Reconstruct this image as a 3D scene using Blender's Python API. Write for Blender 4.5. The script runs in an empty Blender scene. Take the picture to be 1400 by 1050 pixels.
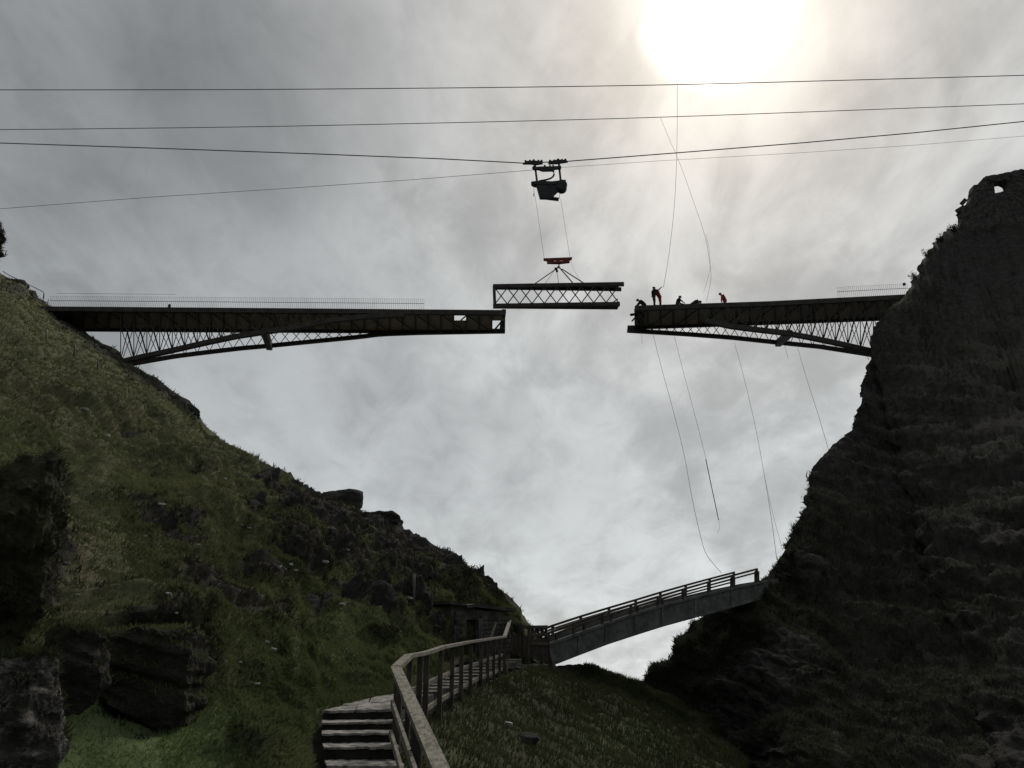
import bpy, math, random
import numpy as np
from mathutils import Vector, Matrix, noise as mnoise
from mathutils.bvhtree import BVHTree

random.seed(7)
rng = np.random.default_rng(11)
scene = bpy.context.scene
COL = scene.collection

# ------------------------------------------------------------------ camera
EYE = Vector((0.0, 0.0, 2.0))
F = 1099.0                       # focal length in photo pixels (1400 wide)
PITCH = math.radians(20.7)
cd = bpy.data.cameras.new("camera")
cd.sensor_width = 36.0
cd.lens = 36.0 * F / 1400.0
cd.clip_start = 0.05
cd.clip_end = 12000.0
cam = bpy.data.objects.new("camera", cd)
COL.objects.link(cam)
cam.location = EYE
cam.rotation_euler = (math.radians(90) + PITCH, 0, 0)
scene.camera = cam
CP, SP = math.cos(PITCH), math.sin(PITCH)


def ray(px, py):
    rx, ry = (px - 700.0) / F, (525.0 - py) / F
    return Vector((rx, CP - ry * SP, SP + ry * CP))


def P(px, py, Y):
    """world point at forward distance Y seen along a sight line of the survey"""
    d = ray(px, py)
    return EYE + d * (Y / d.y)


def on_wall(px, py, A, B):
    """where a sight line meets the vertical plane through A and B"""
    d = ray(px, py)
    ux, uy = B.x - A.x, B.y - A.y
    ex, ey = A.x - EYE.x, A.y - EYE.y
    t = (ex * uy - ey * ux) / (d.x * uy - d.y * ux)
    return EYE + d * t


# ------------------------------------------------------------------ sky, sun, exposure
SUN = ray(985, 12).normalized()
SUN_EL = math.asin(SUN.z)
SUN_AZ = math.atan2(SUN.x, SUN.y)
world = bpy.data.worlds.new("World")
scene.world = world
world.use_nodes = True


class NT:
    """small helper for node trees"""
    def __init__(s, tree):
        s.t = tree
        s.l = tree.links

    def n(s, kind, **kw):
        nd = s.t.nodes.new(kind)
        for k, v in kw.items():
            setattr(nd, k, v)
        return nd

    def put(s, sock, v):
        if isinstance(v, bpy.types.NodeSocket):
            s.l.new(v, sock)
        elif v is not None:
            sock.default_value = v

    def math(s, op, a, b=None, c=None, clamp=False):
        nd = s.n('ShaderNodeMath', operation=op, use_clamp=clamp)
        for i, v in enumerate((a, b, c)):
            s.put(nd.inputs[i], v)
        return nd.outputs[0]

    def vmath(s, op, a, b=None, scale=None):
        nd = s.n('ShaderNodeVectorMath', operation=op)
        s.put(nd.inputs[0], a)
        s.put(nd.inputs[1], b)
        if scale is not None:
            s.put(nd.inputs['Scale'], scale)
        return nd.outputs['Value'] if op in ('DOT_PRODUCT', 'LENGTH', 'DISTANCE') else nd.outputs['Vector']

    def noise(s, vec, scale, detail=5, rough=.55, dist=0.0):
        nd = s.n('ShaderNodeTexNoise')
        s.put(nd.inputs['Vector'], vec)
        nd.inputs['Scale'].default_value = scale
        nd.inputs['Detail'].default_value = detail
        nd.inputs['Roughness'].default_value = rough
        nd.inputs['Distortion'].default_value = dist
        return nd.outputs['Fac']

    def smooth(s, v, a, b, lo=0.0, hi=1.0):
        nd = s.n('ShaderNodeMapRange', interpolation_type='SMOOTHSTEP')
        s.put(nd.inputs[0], v)
        for i, k in enumerate((a, b, lo, hi)):
            nd.inputs[i + 1].default_value = k
        return nd.outputs[0]

    def mix(s, f, a, b, blend='MIX'):
        nd = s.n('ShaderNodeMix', data_type='RGBA', blend_type=blend)
        s.put(nd.inputs[0], f)
        s.put(nd.inputs[6], a)
        s.put(nd.inputs[7], b)
        return nd.outputs[2]


W = NT(world.node_tree)
world.node_tree.nodes.clear()
tc = W.n('ShaderNodeTexCoord')
D = W.vmath('NORMALIZE', tc.outputs['Generated'])
sep = W.n('ShaderNodeSeparateXYZ')
W.l.new(D, sep.inputs[0])
dz = W.math('MAXIMUM', sep.outputs[2], 0.0)
flat = W.math('DIVIDE', 1.0, W.math('ADD', dz, 0.32))
plane = W.vmath('SCALE', D, scale=flat)              # cloud layer seen in perspective
mp = W.n('ShaderNodeMapping')
W.l.new(plane, mp.inputs[0])
mp.inputs['Rotation'].default_value = (0, 0, math.radians(28))
mp.inputs['Scale'].default_value = (1.35, .8, 1.0)
mp.inputs['Location'].default_value = (3.1, 1.7, 0)
n_big = W.noise(mp.outputs[0], 1.5, 3, .5, .55)
n_mid = W.noise(mp.outputs[0], 3.6, 8, .58, .5)
n_fin = W.noise(mp.outputs[0], 9.0, 8, .6, .6)
cl = W.math('ADD', W.math('MULTIPLY', n_big, .40), W.math('ADD', W.math('MULTIPLY', n_mid, .41), W.math('MULTIPLY', n_fin, .19)))
cl = W.smooth(cl, .385, .615)                          # 0 thick dark cloud, 1 thin bright cloud
cosang = W.vmath('DOT_PRODUCT', D, tuple(SUN))
ang = W.math('ARCCOSINE', W.math('MINIMUM', cosang, .999999))
deg = W.math('MULTIPLY', ang, 57.29578)
# thin-cloud brightness: brighter round the sun and towards the horizon in front
near = W.math('POWER', 2.71828, W.math('MULTIPLY', W.math('POWER', W.math('DIVIDE', deg, 36.0), 2.0), -1.0))
low = W.math('POWER', W.math('SUBTRACT', 1.0, dz), 3.0)
low = W.math('MULTIPLY', low, W.smooth(cosang, -.1, .8))
base = W.math('ADD', .30, W.math('ADD', W.math('MULTIPLY', near, .27), W.math('MULTIPLY', low, .36)))
# dark patches of thicker cloud
def patch(px, py, rad, depth):
    d0 = ray(px, py).normalized()
    c = W.vmath('DOT_PRODUCT', D, tuple(d0))
    return W.smooth(W.math('ADD', c, W.math('MULTIPLY', W.math('SUBTRACT', n_mid, .5), .055)),
                    math.cos(math.radians(rad * 1.35)), math.cos(math.radians(rad * .25)), 0.0, depth)
dark = patch(60, 60, 24, .21)
for a in ((345, 90, 8, .15), (180, 100, 10, .10), (250, 240, 9, .07), (430, 560, 8, .08), (560, 640, 7, .10), (900, 690, 8, .08), (720, 690, 6, .08)):
    dark = W.math('ADD', dark, patch(*a))
lit = W.math('MULTIPLY', base, W.math('ADD', .72, W.math('MULTIPLY', cl, .56)))
lit = W.math('MULTIPLY', lit, W.math('SUBTRACT', 1.0, dark))
warm = W.math('POWER', 2.71828, W.math('MULTIPLY', W.math('POWER', W.math('DIVIDE', deg, 15.0), 1.4), -1.0))
tint = W.mix(W.math('MULTIPLY', warm, 1.0, clamp=True), (.955, 1.0, 1.01, 1), (1.10, .99, .86, 1))
cloud = W.mix(1.0, tint, lit, 'MULTIPLY')
cloudv = W.vmath('SCALE', cloud, scale=1.0)
halo = W.math('MULTIPLY', W.math('POWER', 2.71828, W.math('MULTIPLY', W.math('POWER', W.math('DIVIDE', deg, 6.6), 2.0), -1.0)), .52)
disc = W.smooth(W.math('ADD', deg, W.math('MULTIPLY', W.math('SUBTRACT', n_mid, .5), 6.0)), 5.6, 2.4, 0.0, 1.4)
glow = W.vmath('SCALE', (1.0, .94, .82), scale=W.math('ADD', halo, disc))
clouds = W.vmath('SCALE', W.vmath('ADD', cloudv, glow), scale=10.0)
nish = W.n('ShaderNodeTexSky', sky_type='NISHITA')
nish.sun_disc = False
nish.sun_elevation = SUN_EL
nish.sun_rotation = SUN_AZ
nish.air_density = 1.0
nish.dust_density = 2.0
sky = W.mix(.94, nish.outputs[0], clouds)
bg = W.n('ShaderNodeBackground')
W.l.new(sky, bg.inputs[0])
bg.inputs[1].default_value = 0.1
wo = W.n('ShaderNodeOutputWorld')
W.l.new(bg.outputs[0], wo.inputs[0])

sl = bpy.data.lights.new("sun", 'SUN')
sl.energy = 1.5
sl.angle = math.radians(14)
sl.color = (1.0, .93, .82)
so = bpy.data.objects.new("sun", sl)
COL.objects.link(so)
so.rotation_euler = (-SUN).to_track_quat('-Z', 'Y').to_euler()
so.location = (30, 60, 90)
vs = scene.view_settings
vs.view_transform = 'Standard'
vs.look = 'None'
vs.exposure = 0.0
vs.gamma = 1.0
vs.use_curve_mapping = False
scene.cycles.max_bounces = 6

# ------------------------------------------------------------------ materials
def new_mat(name):
    m = bpy.data.materials.new(name)
    m.use_nodes = True
    m.node_tree.nodes.clear()
    t = NT(m.node_tree)
    out = t.n('ShaderNodeOutputMaterial')
    b = t.n('ShaderNodeBsdfPrincipled')
    t.l.new(b.outputs[0], out.inputs[0])
    return m, t, b, out


def plain(name, c1, c2=None, rough=.8, scale=3.0, bump=.0, bscale=20.0, metal=0.0, stretch=None, spec=.3):
    m, t, b, out = new_mat(name)
    g = t.n('ShaderNodeTexCoord').outputs['Object']
    gm = t.n('ShaderNodeNewGeometry').outputs['Position']
    v = gm
    if stretch:
        mp = t.n('ShaderNodeMapping')
        t.l.new(gm, mp.inputs[0])
        mp.inputs['Scale'].default_value = stretch
        v = mp.outputs[0]
    c2 = c2 or tuple(x * .55 for x in c1)
    f = t.smooth(t.noise(v, scale, 6, .62), .32, .68)
    t.put(b.inputs['Base Color'], t.mix(f, (*c2, 1), (*c1, 1)))
    b.inputs['Roughness'].default_value = rough
    b.inputs['Metallic'].default_value = metal
    b.inputs['Specular IOR Level'].default_value = spec
    if bump:
        bp = t.n('ShaderNodeBump')
        bp.inputs['Strength'].default_value = bump
        bp.inputs['Distance'].default_value = .03
        t.l.new(t.noise(v, bscale, 5, .6), bp.inputs['Height'])
        t.l.new(bp.outputs[0], b.inputs['Normal'])
    return m


M = {}
M['steel'] = plain('weathered_steel', (.065, .056, .050), (.030, .027, .025), .7, 2.0)
M['deck'] = plain('deck_underside', (.36, .27, .21), (.20, .18, .155), .8, .9)
M['galv'] = plain('thin_steel_rod', (.22, .23, .23), (.12, .12, .12), .5, 3.0, metal=.4)
M['cable'] = plain('steel_cable', (.17, .17, .17), (.10, .10, .10), .6, 3.0)
M['rope'] = plain('pale_rope', (.16, .16, .15), (.09, .09, .085), .9, 3.0)
M['machine'] = plain('machine_paint', (.035, .035, .037), (.015, .015, .016), .6, 3.0)
M['redsteel'] = plain('red_paint', (.22, .035, .022), (.10, .018, .014), .6, 4.0)
M['wood'] = plain('weathered_wood', (.33, .31, .26), (.13, .118, .095), .9, 16.0, .8, 55.0, stretch=(1.6, .5, 1.6))
M['darkwood'] = plain('dark_wet_wood', (.075, .066, .052), (.032, .028, .023), .9, 4.0, .4, 30.0)
M['concrete'] = plain('grey_concrete', (.135, .135, .13), (.060, .061, .058), .9, 2.6, .6, 9.0)
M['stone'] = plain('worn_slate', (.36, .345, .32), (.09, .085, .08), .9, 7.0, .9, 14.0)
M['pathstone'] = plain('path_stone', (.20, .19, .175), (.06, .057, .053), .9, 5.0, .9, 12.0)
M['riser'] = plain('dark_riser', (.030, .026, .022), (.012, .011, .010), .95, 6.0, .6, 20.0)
M['wallstone'] = plain('dark_wall_stone', (.085, .078, .072), (.03, .028, .027), .95, 3.0, .9, 7.0)
M['palestone'] = plain('pale_stone', (.50, .49, .46), (.22, .21, .19), .9, 6.0, .5, 14.0)
M['red_suit'] = plain('red_workwear', (.30, .035, .025), (.18, .02, .018), .9, 9.0)
M['dark_suit'] = plain('dark_workwear', (.030, .026, .026), (.015, .014, .014), .9, 9.0)
M['skin'] = plain('skin', (.36, .22, .16), (.30, .18, .13), .6, 9.0)
M['helmet'] = plain('dark_helmet', (.06, .05, .05), (.03, .03, .03), .4, 9.0)
M['glove'] = plain('work_glove', (.05, .045, .04), (.03, .03, .03), .9, 9.0)


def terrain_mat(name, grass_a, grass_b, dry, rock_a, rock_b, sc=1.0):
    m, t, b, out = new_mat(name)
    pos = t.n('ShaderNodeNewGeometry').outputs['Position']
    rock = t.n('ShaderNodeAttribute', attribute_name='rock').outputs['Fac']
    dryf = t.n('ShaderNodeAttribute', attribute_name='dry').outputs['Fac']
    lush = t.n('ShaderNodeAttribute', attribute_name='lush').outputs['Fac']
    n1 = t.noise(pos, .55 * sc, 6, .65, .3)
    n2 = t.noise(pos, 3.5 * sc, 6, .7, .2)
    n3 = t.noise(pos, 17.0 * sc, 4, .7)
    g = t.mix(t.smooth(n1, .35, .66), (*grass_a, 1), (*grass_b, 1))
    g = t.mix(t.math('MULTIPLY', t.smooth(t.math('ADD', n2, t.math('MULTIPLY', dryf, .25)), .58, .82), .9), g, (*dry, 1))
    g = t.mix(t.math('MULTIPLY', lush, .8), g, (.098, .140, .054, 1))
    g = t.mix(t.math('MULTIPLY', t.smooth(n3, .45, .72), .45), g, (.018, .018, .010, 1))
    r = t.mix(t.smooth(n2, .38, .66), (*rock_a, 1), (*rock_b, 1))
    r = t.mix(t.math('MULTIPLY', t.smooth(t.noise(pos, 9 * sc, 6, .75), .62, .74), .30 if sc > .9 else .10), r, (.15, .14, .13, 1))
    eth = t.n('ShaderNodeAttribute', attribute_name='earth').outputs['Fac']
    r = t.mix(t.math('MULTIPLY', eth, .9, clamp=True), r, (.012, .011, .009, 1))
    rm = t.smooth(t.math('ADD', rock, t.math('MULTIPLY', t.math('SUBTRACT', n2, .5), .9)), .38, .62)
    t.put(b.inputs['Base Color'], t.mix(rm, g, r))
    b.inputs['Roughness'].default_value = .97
    b.inputs['Specular IOR Level'].default_value = .12
    bp = t.n('ShaderNodeBump')
    bp.inputs['Strength'].default_value = 1.0
    bp.inputs['Distance'].default_value = .10 if sc > .9 else .22
    h = t.math('ADD', t.math('MULTIPLY', n2, .7), t.math('MULTIPLY', n3, .35))
    t.l.new(h, bp.inputs['Height'])
    t.l.new(bp.outputs[0], b.inputs['Normal'])
    return m


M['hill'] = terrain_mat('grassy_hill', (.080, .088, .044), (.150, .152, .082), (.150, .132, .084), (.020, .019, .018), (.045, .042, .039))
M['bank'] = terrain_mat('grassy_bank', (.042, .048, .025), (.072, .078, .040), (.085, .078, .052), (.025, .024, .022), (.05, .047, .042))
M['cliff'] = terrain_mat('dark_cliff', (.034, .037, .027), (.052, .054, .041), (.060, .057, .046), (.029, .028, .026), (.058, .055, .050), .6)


def leaf_mat(name, c1, c2, c3):
    m, t, b, out = new_mat(name)
    pos = t.n('ShaderNodeNewGeometry').outputs['Position']
    n1 = t.noise(pos, .38, 7, .68)
    n2 = t.noise(pos, 14.0, 3, .7)
    c = t.mix(t.smooth(n1, .36, .64), (*c1, 1), (*c2, 1))
    c = t.mix(t.math('MULTIPLY', t.smooth(n2, .55, .75), .8), c, (*c3, 1))
    c = t.mix(t.math('MULTIPLY', t.n('ShaderNodeAttribute', attribute_name='lush').outputs['Fac'], .8), c, (.098, .140, .054, 1))
    d = t.n('ShaderNodeBsdfDiffuse')
    tr = t.n('ShaderNodeBsdfTranslucent')
    t.put(d.inputs[0], c)
    t.put(tr.inputs[0], c)
    mx = t.n('ShaderNodeMixShader')
    mx.inputs[0].default_value = .42
    t.l.new(d.outputs[0], mx.inputs[1])
    t.l.new(tr.outputs[0], mx.inputs[2])
    t.l.new(mx.outputs[0], out.inputs[0])
    return m


M['grass'] = leaf_mat('grass_blades', (.062, .078, .034), (.152, .166, .080), (.172, .160, .102))
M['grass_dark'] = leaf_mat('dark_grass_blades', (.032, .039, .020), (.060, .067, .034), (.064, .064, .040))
M['scrub'] = leaf_mat('cliff_scrub', (.042, .046, .032), (.070, .075, .052), (.08, .076, .06))
M['heather'] = leaf_mat('heather', (.030, .029, .020), (.046, .044, .030), (.07, .058, .045))
M['sea'] = plain('sea_water', (.05, .07, .075), (.04, .055, .06), .2, .02, .2, .5)


def rock_mat(name, a, b2, pale, amt):
    m, t, b, out = new_mat(name)
    pos = t.n('ShaderNodeNewGeometry').outputs['Position']
    mp = t.n('ShaderNodeMapping')
    t.l.new(pos, mp.inputs[0])
    mp.inputs['Rotation'].default_value = (.25, .3, 0)
    mp.inputs['Scale'].default_value = (1, 1, 2.0)
    n1 = t.noise(mp.outputs[0], 2.2, 7, .7)
    n2 = t.noise(mp.outputs[0], 8.0, 7, .72)
    c = t.mix(t.smooth(n1, .35, .65), (*a, 1), (*b2, 1))
    c = t.mix(t.math('MULTIPLY', t.smooth(n2, .60 - amt * .2, .74), amt), c, (*pale, 1))
    t.put(b.inputs['Base Color'], c)
    b.inputs['Roughness'].default_value = .92
    b.inputs['Specular IOR Level'].default_value = .15
    bp = t.n('ShaderNodeBump')
    bp.inputs['Strength'].default_value = 1.0
    bp.inputs['Distance'].default_value = .06
    t.l.new(t.math('ADD', t.math('MULTIPLY', n1, .5), n2), bp.inputs['Height'])
    t.l.new(bp.outputs[0], b.inputs['Normal'])
    return m


M['rock'] = rock_mat('dark_rock', (.028, .026, .025), (.065, .060, .055), (.20, .19, .17), .3)
M['earth'] = rock_mat('dark_earth', (.026, .024, .020), (.050, .046, .038), (.10, .095, .08), .5)
M['moss'] = rock_mat('mossy_rock', (.030, .032, .020), (.060, .062, .036), (.09, .085, .06), .5)
M['lichen'] = rock_mat('lichened_rock', (.030, .028, .026), (.075, .07, .064), (.42, .40, .36), .75)

# ------------------------------------------------------------------ object helpers
def tag(o, label=None, cat=None, group=None, kind=None):
    if label: o['label'] = label
    if cat: o['category'] = cat
    if group: o['group'] = group
    if kind: o['kind'] = kind
    return o


def thing(name, label, cat, loc, group=None):
    o = bpy.data.objects.new(name, None)
    o.empty_display_size = .3
    COL.objects.link(o)
    o.location = loc
    return tag(o, label, cat, group)


def wmat(o):
    m = o.matrix_basis.copy()
    p = o.parent
    while p is not None:
        m = p.matrix_basis @ m
        p = p.parent
    return m


def link(name, me, mat, parent=None, world=None, smooth=False):
    """link mesh data; `world` is its world matrix (identity by default)"""
    o = bpy.data.objects.new(name, me)
    COL.objects.link(o)
    if mat is not None and len(me.materials) == 0:
        me.materials.append(mat)
    m = world if world is not None else Matrix.Identity(4)
    if parent is not None:
        o.parent = parent
        m = wmat(parent).inverted() @ m
    o.matrix_basis = m
    return o


def mesh(name, verts, faces, smooth=False):
    me = bpy.data.meshes.new(name)
    me.from_pydata([tuple(v) for v in verts], [], faces)
    if smooth:
        me.polygons.foreach_set('use_smooth', [True] * len(me.polygons))
    me.update()
    return me


_unit = {}
def unit_bar(mat):
    """shared bar: 1 x 1 section, 0..1 along z, edges chamfered"""
    if mat.name not in _unit:
        c = .5
        ch = .12
        ring = [(c - ch, c), (c, c - ch), (c, -c + ch), (c - ch, -c), (-c + ch, -c), (-c, -c + ch), (-c, c - ch), (-c + ch, c)]
        v = [(x, y, 0) for x, y in ring] + [(x, y, 1) for x, y in ring]
        f = [(i, i + 8, (i + 1) % 8 + 8, (i + 1) % 8) for i in range(8)] + [tuple(range(8)), tuple(range(15, 7, -1))]
        me = mesh('bar', v, f)
        me.materials.append(mat)
        _unit[mat.name] = me
    return _unit[mat.name]


def bar_matrix(a, b, w, h, up=Vector((0, 0, 1))):
    z = (b - a)
    L = z.length
    z = z / L
    x = up.cross(z)
    if x.length < 1e-4:
        x = Vector((1, 0, 0))
    x.normalize()
    y = z.cross(x)
    m = Matrix(((x.x * w, y.x * h, z.x * L, a.x), (x.y * w, y.y * h, z.y * L, a.y), (x.z * w, y.z * h, z.z * L, a.z), (0, 0, 0, 1)))
    return m


def bar(name, a, b, w, h, mat, parent, up=Vector((0, 0, 1))):
    return link(name, unit_bar(mat), mat, parent, bar_matrix(Vector(a), Vector(b), w, h, up))


def frames(pts):
    out = []
    for i, p in enumerate(pts):
        a = pts[max(i - 1, 0)]
        b = pts[min(i + 1, len(pts) - 1)]
        z = (b - a).normalized()
        x = Vector((0, 0, 1)).cross(z)
        if x.length < 1e-3:
            x = Vector((1, 0, 0)).cross(z)
        x.normalize()
        out.append((x, z.cross(x)))
    return out


def tube_geo(pts, r, n=6, V=None, Fc=None):
    V = V if V is not None else []
    Fc = Fc if Fc is not None else []
    base = len(V)
    rr = r if isinstance(r, (list, tuple)) else [r] * len(pts)
    for p, (x, y), q in zip(pts, frames(pts), rr):
        for k in range(n):
            a = 2 * math.pi * k / n
            V.append(p + x * (q * math.cos(a)) + y * (q * math.sin(a)))
    for i in range(len(pts) - 1):
        for k in range(n):
            a, b = base + i * n + k, base + i * n + (k + 1) % n
            Fc.append((a, b, b + n, a + n))
    Fc.append(tuple(base + k for k in range(n - 1, -1, -1)))
    Fc.append(tuple(base + (len(pts) - 1) * n + k for k in range(n)))
    return V, Fc


def tube(name, pts, r, mat, parent=None, n=6):
    V, Fc = tube_geo([Vector(p) for p in pts], r, n)
    return link(name, mesh(name, V, Fc, True), mat, parent)


def sweep(name, pts, w, h, mat, parent=None):
    """rectangular section w (across) x h (up) along a polyline"""
    V, Fc = [], []
    for p, (x, y) in zip(pts, frames(pts)):
        for sx, sy in ((-1, -1), (1, -1), (1, 1), (-1, 1)):
            V.append(p + x * (sx * w / 2) + y * (sy * h / 2))
    for i in range(len(pts) - 1):
        for k in range(4):
            a, b = i * 4 + k, i * 4 + (k + 1) % 4
            Fc.append((a, b, b + 4, a + 4))
    Fc.append((3, 2, 1, 0))
    e = (len(pts) - 1) * 4
    Fc.append((e, e + 1, e + 2, e + 3))
    return link(name, mesh(name, V, Fc), mat, parent)


def prism(name, top, thick, mat, parent=None, axis=Vector((0, 0, -1))):
    """closed solid: polygon `top` extruded along axis by thick"""
    n = len(top)
    V = [Vector(p) for p in top] + [Vector(p) + axis * thick for p in top]
    Fc = [tuple(range(n)), tuple(range(2 * n - 1, n - 1, -1))] + [(i, i + n, (i + 1) % n + n, (i + 1) % n) for i in range(n)]
    me = mesh(name, V, Fc)
    import bmesh
    bm = bmesh.new(); bm.from_mesh(me)
    bmesh.ops.recalc_face_normals(bm, faces=bm.faces)
    bm.to_mesh(me); bm.free()
    return link(name, me, mat, parent)


def interp(pts):
    xs = np.array([p[0] for p in pts], float)
    ys = np.array([p[1] for p in pts], float)
    return lambda x: float(np.interp(x, xs, ys))


# ------------------------------------------------------------------ noise for terrain
_perm = np.random.default_rng(3).permutation(256)
_perm = np.concatenate([_perm, _perm, _perm])
_grad = np.random.default_rng(4).normal(size=(256, 3))
_grad /= np.linalg.norm(_grad, axis=1)[:, None]


def perlin(p):
    i = np.floor(p).astype(int)
    f = p - i
    u = f * f * f * (f * (f * 6 - 15) + 10)
    i &= 255
    def g(dx, dy, dz):
        h = _perm[_perm[_perm[(i[:, 0] + dx) & 255] + ((i[:, 1] + dy) & 255)] + ((i[:, 2] + dz) & 255)]
        return (_grad[h] * (f - np.array([dx, dy, dz]))).sum(1)
    x, y, z = u[:, 0], u[:, 1], u[:, 2]
    a = g(0, 0, 0) * (1 - x) + g(1, 0, 0) * x
    b = g(0, 1, 0) * (1 - x) + g(1, 1, 0) * x
    c = g(0, 0, 1) * (1 - x) + g(1, 0, 1) * x
    d = g(0, 1, 1) * (1 - x) + g(1, 1, 1) * x
    return (a * (1 - y) + b * y) * (1 - z) + (c * (1 - y) + d * y) * z * 1.0


def fbm(p, octv=5, gain=.5, ridged=False):
    s = np.zeros(len(p)); a = 1.0; q = p.copy(); tot = 0
    for o in range(octv):
        v = perlin(q + o * 17.3)
        s += a * ((1 - 2.2 * np.abs(v)) if ridged else 1.5 * v)
        tot += a
        a *= gain
        q = q * 2.03
    return s / tot


def sstep(x, a, b):
    t = np.clip((x - a) / (b - a), 0, 1)
    return t * t * (3 - 2 * t)


def project(v):
    d = v - np.array(EYE)
    c = d[:, 1] * CP + d[:, 2] * SP
    u = -d[:, 1] * SP + d[:, 2] * CP
    c = np.maximum(c, .05)
    return 700 + F * d[:, 0] / c, 525 - F * u / c


def loft(cols, nu, nv, back, nb=14, smooth=2, zpow=1.0, skirt=None):
    """cols: list of (near point, far point); ruled ground between the two curves with a fall behind the far one"""
    A = np.array([tuple(c[0]) for c in cols]); S = np.array([tuple(c[1]) for c in cols])
    x, y = project(S)
    t = np.concatenate([[0], np.cumsum(np.minimum(np.hypot(np.diff(x), np.diff(y)), 45.0) + 4)])
    tt = np.linspace(0, t[-1], nu)
    def rs(a):
        o = np.stack([np.interp(tt, t, a[:, k]) for k in range(3)], 1)
        for _ in range(smooth):
            o[1:-1] = .25 * o[:-2] + .5 * o[1:-1] + .25 * o[2:]
        return o
    A, S = rs(A), rs(S)
    s = np.linspace(0, 1, nv)[None, :, None]
    da = np.clip(np.abs(A[:, 1]), 3.5, None)[:, None, None]; ds = S[:, 1][:, None, None]
    w = (s / ds) / ((1 - s) / da + s / ds)
    w = .85 * w + .15 * s
    g = A[:, None, :] * (1 - w) + S[:, None, :] * w
    g[..., 2] = A[:, None, 2] + (S[:, 2] - A[:, 2])[:, None] * w[..., 0] ** (1 + (zpow - 1) * sstep(S[:, 2], 8.0, 16.0))[:, None]
    # behind the skyline
    b = np.linspace(0, 1, nb + 1)[1:][None, :, None]
    bk = np.array(back, float)
    gb = S[:, None, :] + b * np.array([bk[0], bk[1], 0]) + (b ** 1.6) * np.array([0, 0, bk[2]])
    g = np.concatenate([g, gb], 1)
    sv = np.concatenate([np.linspace(0, 1, nv), np.ones(nb)])
    if skirt:
        sk = [A[:, None, :] + np.array(skirt) * f for f in np.linspace(1, .08, 12)]
        g = np.concatenate(sk + [g], 1)
        sv = np.concatenate([np.zeros(12), sv])
    return g, sv


def grid_normals(g):
    du = np.gradient(g, axis=0); dv = np.gradient(g, axis=1)
    n = np.cross(du, dv)
    n /= np.maximum(np.linalg.norm(n, axis=2, keepdims=True), 1e-9)
    return n


def grid_mesh(name, g, attrs, mat, flip=False, label=None):
    nu, nv = g.shape[:2]
    idx = np.arange(nu * nv).reshape(nu, nv)
    q = np.stack([idx[:-1, :-1], idx[1:, :-1], idx[1:, 1:], idx[:-1, 1:]], -1).reshape(-1, 4)
    if flip:
        q = q[:, ::-1]
    me = bpy.data.meshes.new(name)
    me.vertices.add(nu * nv)
    me.vertices.foreach_set('co', g.reshape(-1).astype(np.float32))
    me.loops.add(q.size)
    me.loops.foreach_set('vertex_index', q.reshape(-1).astype(np.int32))
    me.polygons.add(len(q))
    me.polygons.foreach_set('loop_start', (np.arange(len(q)) * 4).astype(np.int32))
    me.polygons.foreach_set('loop_total', np.full(len(q), 4, np.int32))
    me.polygons.foreach_set('use_smooth', np.ones(len(q), bool))
    for k, v in attrs.items():
        a = me.attributes.new(k, 'FLOAT', 'POINT')
        a.data.foreach_set('value', v.reshape(-1).astype(np.float32))
    me.update(calc_edges=True)
    me.validate()
    o = link(name, me, mat)
    tag(o, label, kind='structure')
    return o, q


def V3(x, y, z):            # heights given relative to the eye
    return Vector((x, y, z + EYE.z))


# ------------------------------------------------------------------ ground: left hillside
hill_cols = [
    (V3(-4.4, -6, -1.75), P(-420, 60, 58)), (V3(-3.1, 0, -1.7), P(-110, 285, 61)), (V3(-2.7, 3, -1.65), P(0, 381, 62)),
    (V3(-2.6, 4, -1.65), P(30, 392, 63)), (V3(-2.55, 4.6, -1.62), P(47, 413, 64)), (V3(-2.5, 5.1, -1.6), P(75, 436, 64.5)), (V3(-1.85, 5.8, -1.42), P(100, 450, 64.5)),
    (V3(-1.85, 6.3, -1.35), P(130, 470, 64.5)), (V3(-1.82, 6.8, -1.26), P(160, 494, 64.5)), (V3(-1.85, 7.2, -1.14), P(190, 512, 63)),
    (V3(-1.88, 7.7, -1.02), P(215, 528, 61)), (V3(-1.92, 8.1, -.92), P(245, 554, 59)), (V3(-1.97, 8.5, -.82), P(262, 572, 57.5)), (V3(-2.03, 8.8, -.74), P(276, 590, 56)),
    (V3(-2.12, 9.2, -.64), P(300, 602, 54)), (V3(-2.28, 9.7, -.58), P(330, 618, 52)), (V3(-2.38, 10.1, -.48), P(360, 636, 50)),
    (V3(-2.5, 10.6, -.38), P(395, 658, 47.5)), (V3(-2.58, 11.1, -.28), P(425, 676, 45.5)), (V3(-2.75, 11.6, -.3), P(450, 690, 44)),
    (V3(-2.45, 12.1, -.22), P(475, 699, 42.5)), (V3(-2.2, 12.6, -.18), P(497, 712, 41)), (V3(-2.05, 13.2, -.14), P(520, 724, 39.5)),
    (V3(-1.98, 14, -.06), P(545, 738, 38)), (V3(-1.95, 15, 0), P(575, 750, 36.5)), (V3(-1.9, 16.5, .08), P(600, 763, 35)),
    (V3(-1.8, 18, .18), P(625, 779, 34)), (V3(-1.7, 19.5, .32), P(645, 791, 33)), (V3(-1.6, 20.8, .42), P(662, 804, 32)),
    (V3(-1.5, 22, .52), P(675, 823, 31)), (V3(-1.4, 23.2, .64), P(688, 835, 30)), (V3(-1.2, 24.4, .78), P(702, 846, 29)),
    (V3(-.8, 25.6, .88), P(712, 878, 28.2)), (V3(-.2, 26.6, .6), P(725, 900, 27.8)),
]
g, sv = loft(hill_cols, 560, 420, (7, 16, -14), skirt=(.30, 0, -.50))
NU, NVT = g.shape[:2]
flat0 = g.reshape(-1, 3)
px, py = project(flat0)
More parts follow.
